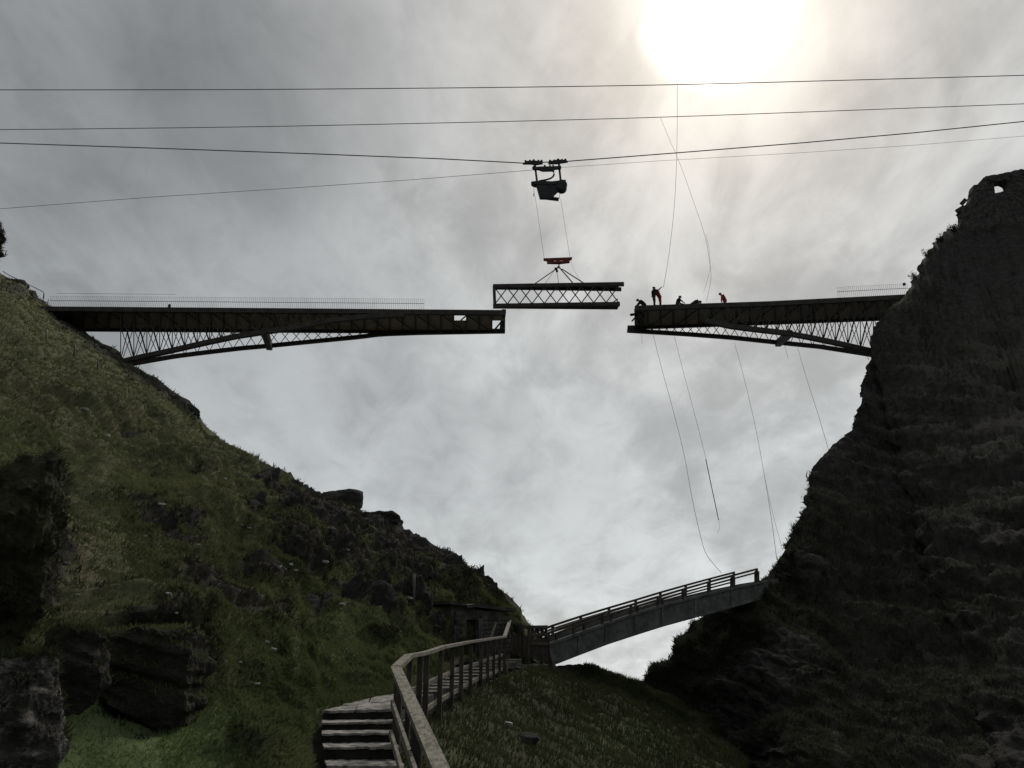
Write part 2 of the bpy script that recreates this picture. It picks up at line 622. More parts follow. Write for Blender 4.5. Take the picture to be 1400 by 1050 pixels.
n0 = grid_normals(g).reshape(-1, 3)
n0[n0[:, 2] < 0] *= -1
svf = np.tile(sv, NU)
dist = np.linalg.norm(flat0 - np.array(EYE), axis=1)
rockm = np.zeros(len(flat0))
# where bare rock shows on the hill
for (bx, by, ax, ay, rot, amt) in [
    (400, 705, 42, 16, 30, .75), (340, 700, 30, 10, 20, .5), (455, 722, 48, 22, 20, .95), (400, 775, 50, 14, 30, .8), (470, 770, 45, 18, 35, .8),
    (560, 745, 60, 20, 32, 1.0), (610, 785, 50, 22, 38, 1.0), (660, 815, 40, 16, 40, 1.0), (540, 775, 60, 18, 35, .9), (500, 730, 40, 22, 30, 1.0),
    (310, 830, 60, 16, 32, .75), (360, 870, 35, 12, 35, .6), (250, 790, 35, 10, 30, .45), (195, 740, 18, 8, 30, .55),
    (430, 830, 45, 14, 35, .55), (250, 555, 30, 10, 40, .9), (215, 535, 30, 12, 40, .9), (150, 485, 40, 14, 38, .8), (90, 450, 40, 10, 35, .6),
    (120, 470, 40, 12, 38, .7), (185, 520, 30, 14, 38, .7), (20, 400, 30, 14, 20, .6), (205, 920, 72, 62, 0, 1.2), (30, 770, 70, 110, 0, .9), (150, 900, 40, 40, 0, .7),
    (342, 1018, 44, 20, 20, .62), (350, 720, 60, 16, 25, .5), (290, 700, 40, 12, 25, .4)]:
    c, s_ = math.cos(math.radians(rot)), math.sin(math.radians(rot))
    u = ((px - bx) * c + (py - by) * s_) / ax
    v = (-(px - bx) * s_ + (py - by) * c) / ay
    rockm = np.maximum(rockm, amt * np.exp(-(u * u + v * v) * .8))
zone = sstep(px, 150, 300) * sstep(-px, -690, -600) * sstep(py, 600, 680) * sstep(-py, -930, -850)
rockm = np.maximum(rockm, zone * .85 * sstep(fbm(flat0 / np.array([2.2, 2.2, 1.1]) + 31, 4), .10, .34))
rockm *= sstep(flat0[:, 1], 1.0, 4.0)
big = fbm(flat0 / 5.0, 4)
med = fbm(flat0 / 1.6, 5, .55)
strata = fbm(flat0 @ np.array([[.8, 0, .5], [0, 1, 0], [-.6, 0, .86]]) / np.array([1.6, 1.6, .55]), 5, .55, True)
fine = fbm(flat0 / .45, 4, .6)
edge = 1 - .75 * sstep(svf, .86, 1.0)
amp = np.clip(dist / 30, .12, 1.0)
foot = sstep(svf, 0.0, .08)
disp = foot * amp * (.95 * big * edge + 1.0 * med * (.25 + .75 * edge) + .12 * fine) + foot * rockm * amp * (.85 * strata + .30 * fine + .15) * (.55 + .45 * edge)
# the earth hollow under the turf lip, and the tussock step above it
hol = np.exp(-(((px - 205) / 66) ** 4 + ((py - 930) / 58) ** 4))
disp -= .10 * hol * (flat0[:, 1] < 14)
lip = np.exp(-(((px - 205) / 85) ** 2 + ((py - 858) / 14) ** 2)) * (flat0[:, 1] < 14)
disp += .22 * lip
# broken ledges: turf shelves with steep dark fronts
lz = flat0[:, 2] / 1.9 + 1.5 * fbm(flat0 / 7.0 + 40, 3) + .35 * med
saw = lz - np.floor(lz)
saw = np.where(saw < .78, saw / .78, (1 - saw) / .22)
lzone = sstep(px, 20, 150) * sstep(py, 480, 560) * sstep(fbm(flat0 / 5.5 + 77, 3), -.22, .12)
disp += foot * lzone * np.clip(dist / 28, .25, 1) * .75 * (saw - .5) * edge
rockm = np.maximum(rockm, lzone * .8 * (sstep(lz - np.floor(lz), .74, .82)))
# terraces cut into the slope by slips
ter = np.sin((px * .35 + py * .9) / 26.0 + 2.5 * med)
disp += foot * .05 * amp * ter
hillv = flat0 + n0 * disp[:, None]
hillv += (hol * (flat0[:, 1] < 14))[:, None] * np.array([-.45, .85, -.12]) * .85
dry = .5 + .5 * fbm(flat0 / 6.0 + 9, 3)
dry += .6 * np.exp(-(((px - 110) / 30) ** 2 + ((py - 770) / 75) ** 2)) + .35 * np.exp(-(((px - 60) / 90) ** 2 + ((py - 560) / 70) ** 2))
lush = sstep(py, 880, 1010) * sstep(-px, -420, -260) * 1.0 + .55 * np.exp(-(((px - 480) / 120) ** 2 + ((py - 880) / 60) ** 2)) + .4 * np.exp(-(((px - 400) / 70) ** 2 + ((py - 1000) / 70) ** 2))
lush = np.clip(lush, 0, 1) * (flat0[:, 1] < 40)
hill_g = hillv.reshape(NU, NVT, 3)
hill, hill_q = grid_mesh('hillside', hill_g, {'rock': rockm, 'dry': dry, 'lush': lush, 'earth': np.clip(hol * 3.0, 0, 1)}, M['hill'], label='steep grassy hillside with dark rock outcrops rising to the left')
hill_bvh = BVHTree.FromPolygons([Vector(v) for v in hillv.tolist()], hill_q.tolist())
hill_n = grid_normals(hill_g).reshape(-1, 3)
hill_n[hill_n[:, 2] < 0] *= -1


def hit(bvh, px, py):
    d = ray(px, py).normalized()
    loc, nor, i, ds = bvh.ray_cast(EYE, d)
    return loc


# ------------------------------------------------------------------ ground: bank to the right of the fence
bank_cols = [
    (V3(6, -8, -5), V3(-.1, -6, -1.85)), (V3(5.5, 0, -5), V3(-.2, 0, -1.8)), (V3(5.5, 3, -5), V3(-.25, 3, -1.75)), (V3(5.5, 5.5, -5), V3(-.45, 5.7, -1.7)),
    (V3(5.5, 7.5, -4.8), V3(-.9, 7.6, -1.25)), (V3(5.5, 9.2, -4.6), V3(-1.3, 9.5, -.85)), (V3(5.7, 11, -4.3), V3(-1.33, 10.9, -.6)),
    (V3(6, 14, -3.8), V3(-1.28, 14, -.35)), (V3(6.4, 18, -3.2), V3(-.85, 18, .0)), (V3(6.8, 22, -2.8), V3(-.15, 22, .32)),
    (V3(7, 25, -2.5), V3(.45, 25, .5)), (V3(7.1, 27, -2.2), V3(1.15, 27.5, .62)), (V3(7.2, 29, -2.0), P(772, 912, 29.2)), (V3(7.3, 30, -1.8), P(790, 909, 30)), (V3(7.5, 31.2, -1.6), P(808, 913, 31.2)),
    (V3(7.6, 32.5, -1.4), P(830, 922, 32.5)), (V3(7.6, 33.8, -1.2), P(850, 929, 33.6)), (V3(7.4, 35, -1), P(868, 932, 35)), (V3(7.2, 37, -.8), P(890, 945, 37)),
]
bk, bsv = loft(bank_cols, 300, 200, (1.0, 8, -9))
bf = bk.reshape(-1, 3)
bn = grid_normals(bk).reshape(-1, 3)
bn[bn[:, 2] < 0] *= -1
bx, by = project(bf)
bs = np.tile(bsv, bk.shape[0])
bd = np.linalg.norm(bf - np.array(EYE), axis=1)
ba = np.clip(bd / 26, .15, 1.0) * (1 - .8 * sstep(bs, .85, 1))
brock = .55 * np.exp(-(((bx - 715) / 36) ** 2 + ((by - 1006) / 9) ** 2)) + .9 * np.exp(-(((bx - 770) / 40) ** 2 + ((by - 912) / 12) ** 2))
bdisp = ba * (.55 * fbm(bf / 3.2 + 5, 4) + .30 * fbm(bf / .9, 4, .55)) + ba * brock * .4 * fbm(bf / np.array([.9, .9, .4]), 4, .55, True) + .02 * fbm(bf / .25, 3)
bv = bf + bn * bdisp[:, None]
blush = np.clip(.6 * np.exp(-(((bx - 860) / 90) ** 2 + ((by - 1010) / 30) ** 2)) + .6 * np.exp(-(((bx - 590) / 60) ** 2 + ((by - 1030) / 40) ** 2)), 0, 1)
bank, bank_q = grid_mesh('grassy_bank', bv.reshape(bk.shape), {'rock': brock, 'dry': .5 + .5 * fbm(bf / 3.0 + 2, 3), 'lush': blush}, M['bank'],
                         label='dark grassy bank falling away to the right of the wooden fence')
bank_bvh = BVHTree.FromPolygons([Vector(v) for v in bv.tolist()], bank_q.tolist())
bank_n = grid_normals(bv.reshape(bk.shape)).reshape(-1, 3)
bank_n[bank_n[:, 2] < 0] *= -1

# ------------------------------------------------------------------ ground: right-hand cliff
cliff_cols = [
    (V3(6.5, 36.5, -1.4), P(880, 940, 38)), (V3(6.7, 34.5, -2), P(905, 911, 38.5)), (V3(6.9, 33, -2.4), P(930, 892, 39)), (V3(7, 31.5, -2.7), P(938, 872, 39)), (V3(7, 29.5, -3), P(962, 848, 39.5)),
    (V3(7, 27.5, -3.3), P(1000, 822, 37)), (V3(7, 26, -3.6), P(1036, 799, 34.6)), (V3(7, 25, -3.8), P(1055, 782, 34.8)), (V3(7, 24, -3.9), P(1066, 762, 36)), (V3(7, 22, -4), P(1080, 735, 39)), (V3(7, 21, -4.1), P(1090, 715, 40)),
    (V3(7, 19.8, -4.2), P(1108, 692, 41)), (V3(7, 18.5, -4.4), P(1106, 660, 43)), (V3(7, 17.5, -4.5), P(1112, 636, 44)), (V3(7, 16.5, -4.6), P(1136, 610, 46)), (V3(7.1, 15, -4.7), P(1163, 588, 48)), (V3(7.2, 14, -4.8), P(1170, 565, 50)),
    (V3(7.3, 12.6, -5), P(1176, 532, 53)), (V3(7.4, 11.8, -5), P(1184, 505, 56)), (V3(7.4, 11, -5), P(1193, 480, 59)), (V3(7.4, 10.5, -5), P(1190, 460, 59.5)), (V3(7.5, 10, -5), P(1203, 436, 60)), (V3(7.5, 9.2, -5), P(1225, 415, 60.5)), (V3(7.5, 8.5, -5), P(1242, 400, 61)),
    (V3(7.5, 7.6, -5), P(1255, 372, 63.5)), (V3(7.5, 6.8, -5), P(1268, 347, 65.5)), (V3(7.5, 5.8, -5), P(1284, 329, 67.5)), (V3(7.5, 5, -5), P(1302, 315, 69)), (V3(7.5, 3.5, -5), P(1322, 304, 70)),
    (V3(7.5, 1, -5), P(1360, 292, 71)), (V3(7.6, -2, -5), P(1420, 284, 72)), (V3(8, -6, -5), P(1620, 255, 74)), (V3(9, -12, -5), P(2100, 190, 74)),
]
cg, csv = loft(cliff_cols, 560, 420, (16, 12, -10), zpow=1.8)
cf = cg.reshape(-1, 3)
cn = grid_normals(cg).reshape(-1, 3)
cn[cn[:, 2] < 0] *= -1
cx_, cy_ = project(cf)
cs = np.tile(csv, cg.shape[0])
cdist = np.linalg.norm(cf - np.array(EYE), axis=1)
ca = np.clip(cdist / 40, .25, 1.0)
ce = 1 - .8 * sstep(cs, .82, 1)
rot = np.array([[.85, 0, .5], [0, 1, 0], [-.5, 0, .85]])
cstr = fbm(cf @ rot / np.array([3.2, 3.2, .9]), 6, .55, True)
face = np.round(fbm(cf @ rot / np.array([6.0, 6.0, 3.0]) + 21, 2) * 4 + .3 * fbm(cf / 1.5, 2)) / 4
crag = fbm(cf @ rot / np.array([1.1, 1.1, .45]) + 12, 4, .6, True)
cbed = fbm(cf @ rot / np.array([5.5, 5.5, 1.3]) + 6, 5, .52)
cbig = fbm(cf / 8.0 + 3, 4)
cfine = fbm(cf / .7, 5, .6)
blocky = np.round(fbm(cf @ rot / np.array([2.0, 2.0, 1.2]) + 8, 3) * 5) / 5
cdisp = ca * (1.6 * cbig * ce + 1.25 * cbed * (.35 + .65 * ce) + .22 * (cstr - .3) * (.35 + .65 * ce) + .30 * cfine + .38 * blocky + .16 * crag + .9 * face * (.4 + .6 * ce) * (.5 + .5 * ce))
cdisp *= np.where(cs > .995, .8, 1.0)
cv = cf + cn * cdisp[:, None]
crock = np.clip(.50 + .9 * fbm(cf / 6.0 + 1, 4) + .25 * cstr, 0, 1)
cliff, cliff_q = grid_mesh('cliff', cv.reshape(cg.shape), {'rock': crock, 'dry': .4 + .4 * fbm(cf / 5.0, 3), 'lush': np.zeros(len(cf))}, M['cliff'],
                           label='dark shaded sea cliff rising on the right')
cliff_bvh = BVHTree.FromPolygons([Vector(v) for v in cv.tolist()], cliff_q.tolist())
cliff_n = grid_normals(cv.reshape(cg.shape)).reshape(-1, 3)
cliff_n[cliff_n[:, 2] < 0] *= -1

def pick_late(v, n, mask, count):
    idx = np.where(mask)[0]
    ch = rng.choice(idx, size=min(count * 3, len(idx) * 3))
    return v[ch] + rng.normal(size=(len(ch), 3)) * np.array([.05, .05, 0]), n[ch], ch


# ------------------------------------------------------------------ path strip and sea
pl = [(-4.4, -6, -1.75), (-3.1, 0, -1.7), (-2.6, 4, -1.65), (-2.45, 5.8, -1.5), (-2.35, 7.7, -1.2), (-2.36, 9.2, -.85), (-2.6, 10.6, -.5), (-2.6, 11.6, -.36), (-2.05, 14, -.2), (-1.85, 18, .05), (-1.55, 22, .42), (-1.0, 25, .75), (-.1, 27, .8), (.9, 28.4, .8)]
pr = [(-.1, -6, -1.8), (-.2, 0, -1.74), (-.3, 4, -1.68), (-.5, 5.8, -1.6), (-.92, 7.7, -1.25), (-1.25, 9.2, -.9), (-1.33, 10.6, -.6), (-1.33, 11.6, -.45), (-1.28, 14, -.25), (-.85, 18, .02), (-.15, 22, .36), (.45, 25, .58), (1.15, 27.2, .66), (1.6, 28.4, .68)]
NP = 120
tt = np.linspace(0, len(pl) - 1, NP)
ti = np.arange(len(pl))
PL = np.stack([np.interp(tt, ti, [p[k] for p in pl]) for k in range(3)], 1)
PR = np.stack([np.interp(tt, ti, [p[k] for p in pr]) for k in range(3)], 1)
ww = np.linspace(-.9, 1.2, 36)[None, :, None]
pg = PL[:, None, :] * (1 - ww) + PR[:, None, :] * ww
pg[..., 2] += EYE.z - .05 - 1.2 * np.maximum(ww[..., 0] - 1.0, 0) - .22 * np.maximum(-ww[..., 0], 0)
pgf = pg.reshape(-1, 3)
pgf[:, 2] += .03 * fbm(pgf / .35, 4)
grid_mesh('path', pgf.reshape(pg.shape), {'rock': np.tile(.75 * sstep(ww[0, :, 0], -.05, .12), NP), 'dry': np.full(len(pgf), .6), 'lush': np.tile(.6 * (1 - sstep(ww[0, :, 0], -.05, .12)), NP)}, M['bank'], label='narrow earth path climbing beside the wooden fence')
wwp = np.tile(ww[0, :, 0], NP)
gm = (wwp < .03) & (wwp > -.5) & (pgf[:, 1] > 4) & (pgf[:, 1] < 22)
gv, gn, gi = pick_late(pgf, np.tile([0., 0., 1.], (len(pgf), 1)), gm, 1400)
EDGE = (gv, gn)
sea = link('sea', mesh('sea', [(-6000, -6000, -7), (6000, -6000, -7), (6000, 6000, -7), (-6000, 6000, -7)], [(0, 1, 2, 3)]), M['sea'])
tag(sea, 'grey sea far below the cliffs', kind='structure')

# ------------------------------------------------------------------ grass (nobody could count it)
def grass_mesh(name, pts, nrm, h, mat, label, blades=5, lean=.35, droop=.25, lushv=None):
    n = len(pts)
    k = blades
    base = np.repeat(pts, k, 0)
    nn = np.repeat(nrm, k, 0)
    hh = np.repeat(h, k) * rng.uniform(.55, 1.25, n * k)
    off = rng.normal(size=(n * k, 3)) * (np.repeat(h, k) * .35)[:, None]
    off -= nn * (off * nn).sum(1)[:, None]
    base = base + off - nn * (.08 * hh)[:, None]
    up = np.array([0, 0, 1.0]) * .75 + nn * .35 + rng.normal(size=(n * k, 3)) * lean
    dn = np.stack([nn[:, 0], nn[:, 1], np.zeros(n * k)], 1) * droop
    up = up + dn
    up /= np.linalg.norm(up, axis=1)[:, None]
    side = np.cross(up, rng.normal(size=(n * k, 3)))
    side /= np.linalg.norm(side, axis=1)[:, None]
    wd = hh * rng.uniform(.06, .12, n * k)
    tipb = up * .6 + dn * 1.2 + rng.normal(size=(n * k, 3)) * .18
    m1 = base + up * (hh * .6)[:, None]
    v0 = base - side * wd[:, None]; v1 = base + side * wd[:, None]
    v2 = m1 + side * (wd * .6)[:, None]; v3 = m1 - side * (wd * .6)[:, None]
    v4 = m1 + tipb * (hh * .55)[:, None]
    co = np.stack([v0, v1, v2, v3, v4], 1).reshape(-1, 3)
    b = np.arange(n * k) * 5
    quads = np.stack([b, b + 1, b + 2, b + 3], 1)
    tris = np.stack([b + 3, b + 2, b + 4], 1)
    loops = np.concatenate([quads.reshape(-1), tris.reshape(-1)])
    me = bpy.data.meshes.new(name)
    me.vertices.add(len(co)); me.vertices.foreach_set('co', co.reshape(-1).astype(np.float32))
    me.loops.add(len(loops)); me.loops.foreach_set('vertex_index', loops.astype(np.int32))
    me.polygons.add(2 * n * k)
    ls = np.concatenate([np.arange(n * k) * 4, n * k * 4 + np.arange(n * k) * 3])
    lt = np.concatenate([np.full(n * k, 4), np.full(n * k, 3)])
    me.polygons.foreach_set('loop_start', ls.astype(np.int32))
    me.polygons.foreach_set('loop_total', lt.astype(np.int32))
    me.update(calc_edges=True)
    if lushv is not None:
        at = me.attributes.new('lush', 'FLOAT', 'POINT')
        at.data.foreach_set('value', np.repeat(lushv, k * 5).astype(np.float32))
    o = link(name, me, mat)
    return tag(o, label, kind='stuff')


def pick(v, n, mask, count, power=0.0):
    idx = np.where(mask)[0]
    w = None
    ch = rng.choice(idx, size=min(count, len(idx)), replace=False, p=w)
    return v[ch], n[ch], ch


sb_row = np.tile(np.concatenate([np.zeros(432), np.arange(14)]), NU)
hmask = (svf >= 0) & (sb_row < 3) & ((rockm < .45 + .3 * fine) | ((lush > .35) & (hol < .25))) & (hillv[:, 1] > 3) & (px > -150) & (px < 760) & (py < 1200)
gv, gn, gi = pick(hillv, hill_n, hmask, 120000)
gd = np.linalg.norm(gv - np.array(EYE), axis=1)
lushv = lush[gi]
grass_mesh('grass', gv, gn, (.042 + .0024 * gd) * (1 - .35 * lushv) * rng.uniform(.6, 1.3, len(gv)), M['grass'], 'rough olive grass covering the left hillside', 5, lushv=lushv)
gv, gn = EDGE
grass_mesh('grass', gv, gn, np.full(len(gv), .07), M['grass'], 'short green grass along the left edge of the steps', 5, lushv=np.full(len(gv), .6))
hm2 = (svf > .03) & (svf <= 1.0) & (rockm > .3) & (rockm < .8) & (hillv[:, 1] > 3) & (px > -150) & (px < 720)
gv, gn, gi = pick(hillv, hill_n, hm2, 9000)
gd = np.linalg.norm(gv - np.array(EYE), axis=1)
grass_mesh('heather', gv, gn, (.04 + .0040 * gd) * rng.uniform(.6, 1.3, len(gv)), M['heather'], 'dark heather growing round the rock outcrops of the left hillside', 6, .6, .1)
bmask = (bs < .995) & (bv[:, 1] > 4) & (brock < .5) & (bx > 450) & (bx < 1100) & (by < 1150)
gv, gn, gi = pick(bv, bank_n, bmask, 22000)
gd = np.linalg.norm(gv - np.array(EYE), axis=1)
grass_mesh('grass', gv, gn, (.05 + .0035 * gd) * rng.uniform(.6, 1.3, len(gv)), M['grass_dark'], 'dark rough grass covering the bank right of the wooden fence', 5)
cm = (crock < .80) & (cv[:, 1] > 6) & (cx_ < 1550) & (cs < 1.0)
gv, gn, gi = pick(cv, cliff_n, cm, 42000)
gd = np.linalg.norm(gv - np.array(EYE), axis=1)
grass_mesh('scrub', gv, gn, (.05 + .0035 * gd) * rng.uniform(.6, 1.4, len(gv)), M['scrub'], 'dark scrub growing on ledges of the right cliff', 4, .8, .1)

# ------------------------------------------------------------------ rocks
def rock_geo(size, seed, sub=4, planes=11, rough=.10, strat=.06):
    r = np.random.default_rng(seed)
    import bmesh
    bm = bmesh.new()
    bmesh.ops.create_icosphere(bm, subdivisions=sub, radius=1.0)
    v = np.array([tuple(q.co) for q in bm.verts])
    fc = [[q.index for q in f.verts] for f in bm.faces]
    bm.free()
    n = r.normal(size=(planes, 3)); n /= np.linalg.norm(n, axis=1)[:, None]
    n = np.concatenate([n, np.eye(3), -np.eye(3)])
    d = r.uniform(.62, .95, len(n))
    dots = v @ n.T
    q = np.where(dots > .05, d / np.maximum(dots, .05), 9)
    rad = np.minimum(q.min(1), 1.15)
    p = v * rad[:, None]
    off = r.uniform(0, 50, 3)
    p = p * (1 + rough * fbm(p * 2.2 + off, 4, .55)[:, None] + rough * .35 * fbm(p * 9 + off, 4, .6, True)[:, None])
    st = perlin(np.stack([p[:, 0] * .6, p[:, 1] * .6, p[:, 2] * 5 + p[:, 0] * 1.2], 1) + off)
    p[:, :2] *= (1 + strat * np.sign(st) * np.sqrt(np.abs(st)))[:, None]
    return p * np.array(size), fc


def rock(name, label, loc, size, seed, mat, cat='rock', group=None, rot=0.0, **kw):
    p, fc = rock_geo(size, seed, **kw)
    me = mesh(name, p, fc)
    o = link(name, me, mat, None, Matrix.Translation(loc) @ Matrix.Rotation(rot, 4, 'Z'))
    return tag(o, label, cat, group)


def mpp(Y, px=700, py=600):       # metres per photo pixel at forward distance Y
    d = ray(px, py)
    return Y / d.y / F


def rock_at(name, label, px, py, Y, w, h, seed, mat, depth=1.0, **kw):
    s = mpp(Y, px, py)
    return rock(name, label, P(px, py, Y), (w / 2 * s, w / 2 * s * depth, h / 2 * s), seed, mat, **kw)


rock_at('boulder', 'flat-topped dark boulder standing out on the left skyline', 468, 691, 42.6, 62, 52, 5, M['rock'], rot=.2, planes=6, rough=.05)
rock_at('crag', 'ragged dark crag below the flat-topped skyline boulder', 522, 728, 39.4, 70, 60, 17, M['rock'], sub=5, strat=.10, planes=9, rough=.16)
rock_at('crag', 'notched dark crag between the skyline boulder and the hut', 600, 776, 36.0, 60, 40, 14, M['rock'], sub=5, strat=.12)
rock_at('crag', 'smooth dark crag on the skyline just above the hut', 660, 817, 32.0, 46, 40, 23, M['rock'], sub=5, strat=.08)
rock_at('crag', 'small dark crag on the skyline just below the left bridge end', 250, 566, 59.0, 40, 24, 31, M['rock'], sub=5, strat=.12, rot=.6)
rock_at('rock_outcrop', 'near rock outcrop with pale lichen at the bottom left corner', 22, 1006, 4.4, 158, 290, 41, M['lichen'], 1.0, sub=6, strat=.12, rough=.2, planes=16, cat='rock')
rock_at('rock_outcrop', 'dark heather covered rock overhanging the left edge', -30, 775, 6.9, 225, 300, 43, M['moss'], 1.0, sub=6, strat=.08, rough=.34, planes=14, cat='rock')
rock_at('rock_outcrop', 'layered dark rock between the lichened outcrop and the earth hollow', 92, 915, 5.7, 90, 150, 47, M['rock'], 1.0, sub=6, strat=.12, rough=.2, planes=16, cat='rock')
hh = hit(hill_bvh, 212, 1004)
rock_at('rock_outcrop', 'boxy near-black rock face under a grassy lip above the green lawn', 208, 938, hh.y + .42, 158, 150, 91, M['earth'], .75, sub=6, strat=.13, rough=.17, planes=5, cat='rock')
rock_at('rock_outcrop', 'dark fern fringed rock at the very left edge of the sky', -31, 335, 9.0, 60, 110, 53, M['earth'], 1.0, sub=6, strat=.12, rough=.2, planes=16, cat='rock')
h = hit(bank_bvh, 715, 1008)
if h:
    rock('rock', 'dark rock low on the right bank, beside a small pale stone', h + Vector((0, 0, -.04)), (.34, .3, .13), 61, M['rock'], rot=.4)
h = hit(bank_bvh, 696, 993)
if h:
    rock('rock', 'small pale stone beside the dark rock on the right bank', h + Vector((0, 0, .02)), (.11, .08, .07), 62, M['palestone'], rot=.9)

def tufts_on(o, count, h, mat, label, up=.15):
    me = o.data
    W_ = np.array(o.matrix_basis)
    v = np.empty(len(me.vertices) * 3); me.vertices.foreach_get('co', v); v = v.reshape(-1, 3)
    v = v @ W_[:3, :3].T + W_[:3, 3]
    n = np.empty(len(me.vertices) * 3); me.vertices.foreach_get('normal', n); n = n.reshape(-1, 3) @ W_[:3, :3].T
    gv, gn, gi = pick(v, n, n[:, 2] > up, count)
    return grass_mesh('heather', gv, gn, h * rng.uniform(.5, 1.3, len(gv)), mat, label, 5, .6, .1)
for o in list(scene.objects):
    if o.name.startswith('rock_outcrop'):
        l = o['label']
        if 'heather' in l:
            tufts_on(o, 2000, .07, M['grass_dark'], 'dark heather covering the rock that overhangs the left edge', -.6)
        elif 'lichen' in l:
            tufts_on(o, 500, .05, M['grass_dark'], 'short grass in the cracks of the lichened corner rock', .55)
        elif 'boxy' in l:
            tufts_on(o, 700, .06, M['grass'], 'grass growing over the top of the boxy dark rock', .45)
        elif 'fern' in l:
            tufts_on(o, 900, .055, M['heather'], 'dark fern fronds fringing the rock at the left edge of the sky', -.8)
        else:
            tufts_on(o, 500, .06, M['grass'], 'short grass on top of the layered dark rock', .4)

stone_pts = [(65, 742), (70, 752), (92, 770), (107, 813), (150, 620), (190, 738), (198, 733), (241, 838), (230, 812), (364, 878), (372, 888), (381, 775), (388, 778), (330, 718), (341, 722),
             (452, 722), (445, 768), (476, 752), (467, 826), (421, 812), (519, 830), (560, 818), (404, 780), (397, 772), (146, 596), (300, 800), (270, 745), (255, 730), (328, 905), (350, 935), (100, 688), (222, 690), (305, 655), (115, 560)]
lab = 'small pale stone lying in the grass of the left hillside'
sg, sf = rock_geo((1, 1, 1), 71, 2, 8, .12)
sme = mesh('stone', sg, sf)
sme.materials.append(M['palestone'])
for i, (x, y) in enumerate(stone_pts):
    h = hit(hill_bvh, x, y)
    if h is None:
        continue
    s = (h - EYE).length / F * random.uniform(2.2, 5.2)
    o = link('stone', sme, None, None, Matrix.Translation(h) @ Matrix.Rotation(random.uniform(0, 6), 4, 'Z') @ Matrix.Diagonal((s * 1.3, s, s * .6, 1)))
    lab = ('small pale stone in the dry grass near the left edge of the hillside' if x < 160 else
           'small pale stone lying low on the hillside between the dark hollow and the steps' if y > 796 else
           'small pale stone among the dark ledges halfway up the left hillside')
    tag(o, lab, 'stone', 'pale stones on the hillside')

# ------------------------------------------------------------------ high bridge, both halves under construction
YN, YF = 62.0, 66.0              # the two trusses


def half_bridge(label, px0, px1, ntop, ftop, nbot, fbot, ybn, ybf, nodes, nodes_far, holes, braces_at, thick):
    root = thing('bridge_half', label, 'bridge', P(px0, ntop(px0), 64), 'two halves of the steel bridge')
    xs = np.linspace(px0, px1, 40)
    NTp = lambda x: P(x, ntop(x), YN)
    FTp = lambda x: P(x, ftop(x), YF)
    NBp = lambda x: P(x, nbot(x), ybn(x))
    FBp = lambda x: P(x, fbot(x), ybf(x))
    dn = Vector((0, 0, -.2))
    sweep('top_chord', [NTp(x) + dn for x in xs], .30, .42, M['steel'], root)
    sweep('top_chord', [FTp(x) + dn * .5 for x in xs], .28, .24, M['steel'], root)
    bx = [x for x in np.linspace(min(nodes[0], nodes[-1]), max(nodes[0], nodes[-1]), 40)]
    sweep('bottom_chord', [NBp(x) for x in bx], .34, .40, M['steel'], root)
    bx2 = [x for x in np.linspace(min(nodes_far[0], nodes_far[-1]), max(nodes_far[0], nodes_far[-1]), 40)]
    sweep('bottom_chord', [FBp(x) for x in bx2], .32, .32, M['steel'], root)
    for (T, B, nd, dy, w1, w2) in ((NTp, NBp, nodes, .09, .115, .06), (FTp, FBp, nodes_far, .09, .06, .05)):
        o1, o2 = Vector((0, dy, 0)), Vector((0, -dy, 0))
        for i, x in enumerate(nd):
            if (T(x) - B(x)).length < .5:
                continue
            if w1 > .1:
                bar('upright', B(x), T(x), .06, .06, M['steel'], root, Vector((0, 1, 0)))
            if i + 1 < len(nd):
                x2 = nd[i + 1]
                bar('lattice_bar', T(x) + o1, B(x2) + o1, w1, .05, M['steel'], root, Vector((0, 1, 0)))
                bar('lattice_bar', B(x) + o2, T(x2) + o2, w2, .05, M['steel'], root, Vector((0, 1, 0)))
    # deck panels carried between the two top chords
    n = int(abs(px1 - px0) / 17)
    e = np.linspace(px0, px1, n + 1)
    sgn = 1 if px1 > px0 else -1
    for i in range(n):
        a, b = e[i] + .25 * sgn, e[i + 1] - .25 * sgn
        mid = (a + b) / 2
        c4 = [NTp(a) + Vector((0, .16, -.02)), NTp(b) + Vector((0, .16, -.02)), FTp(b) + Vector((0, -.16, .05)), FTp(a) + Vector((0, -.16, .05))]
        parts_ = [(0.0, 1.0)]
        for lo, hi, f0, f1 in holes:
            if lo < mid < hi:
                parts_ = [q for q in ((0.0, f0), (f1, 1.0)) if q[1] - q[0] > .02]
        for f0, f1 in parts_:
            top = [c4[0].lerp(c4[3], f0), c4[1].lerp(c4[2], f0), c4[1].lerp(c4[2], f1), c4[0].lerp(c4[3], f1)]
            prism('deck_panel', top, .07, M['deck'], root)
    for i in range(0, n + 1):
        a = NTp(e[i]) + Vector((0, .15, -.22)); b = FTp(e[i]) + Vector((0, -.15, -.12))
        bar('cross_beam', a, b, .10, .18, M['steel'], root)
        if i + 2 <= n and i % 2 == 0:
            bar('deck_brace', NTp(e[i]) + Vector((0, .15, -.34)), FTp(e[i + 2]) + Vector((0, -.15, -.24)), .09, .09, M['steel'], root)
    for (x, w) in braces_at:
        a, b = NBp(x), FBp(x + w)
        bar('pin_strut', a + (a - b) * .05, b + (b - a) * .10, .55, .6, M['steel'], root)
    a, b = NTp(px1) + Vector((0, 0, -.2)), FBp(px1)
    return root, NTp, FTp, NBp, FBp


def node_list(a, b, s0, s1):
    out = [a]
    sg = 1 if b > a else -1
    while (b - out[-1]) * sg > s1 * .6:
        f = abs(out[-1] - a) / abs(b - a)
        out.append(out[-1] + sg * (s0 + (s1 - s0) * f))
    return out


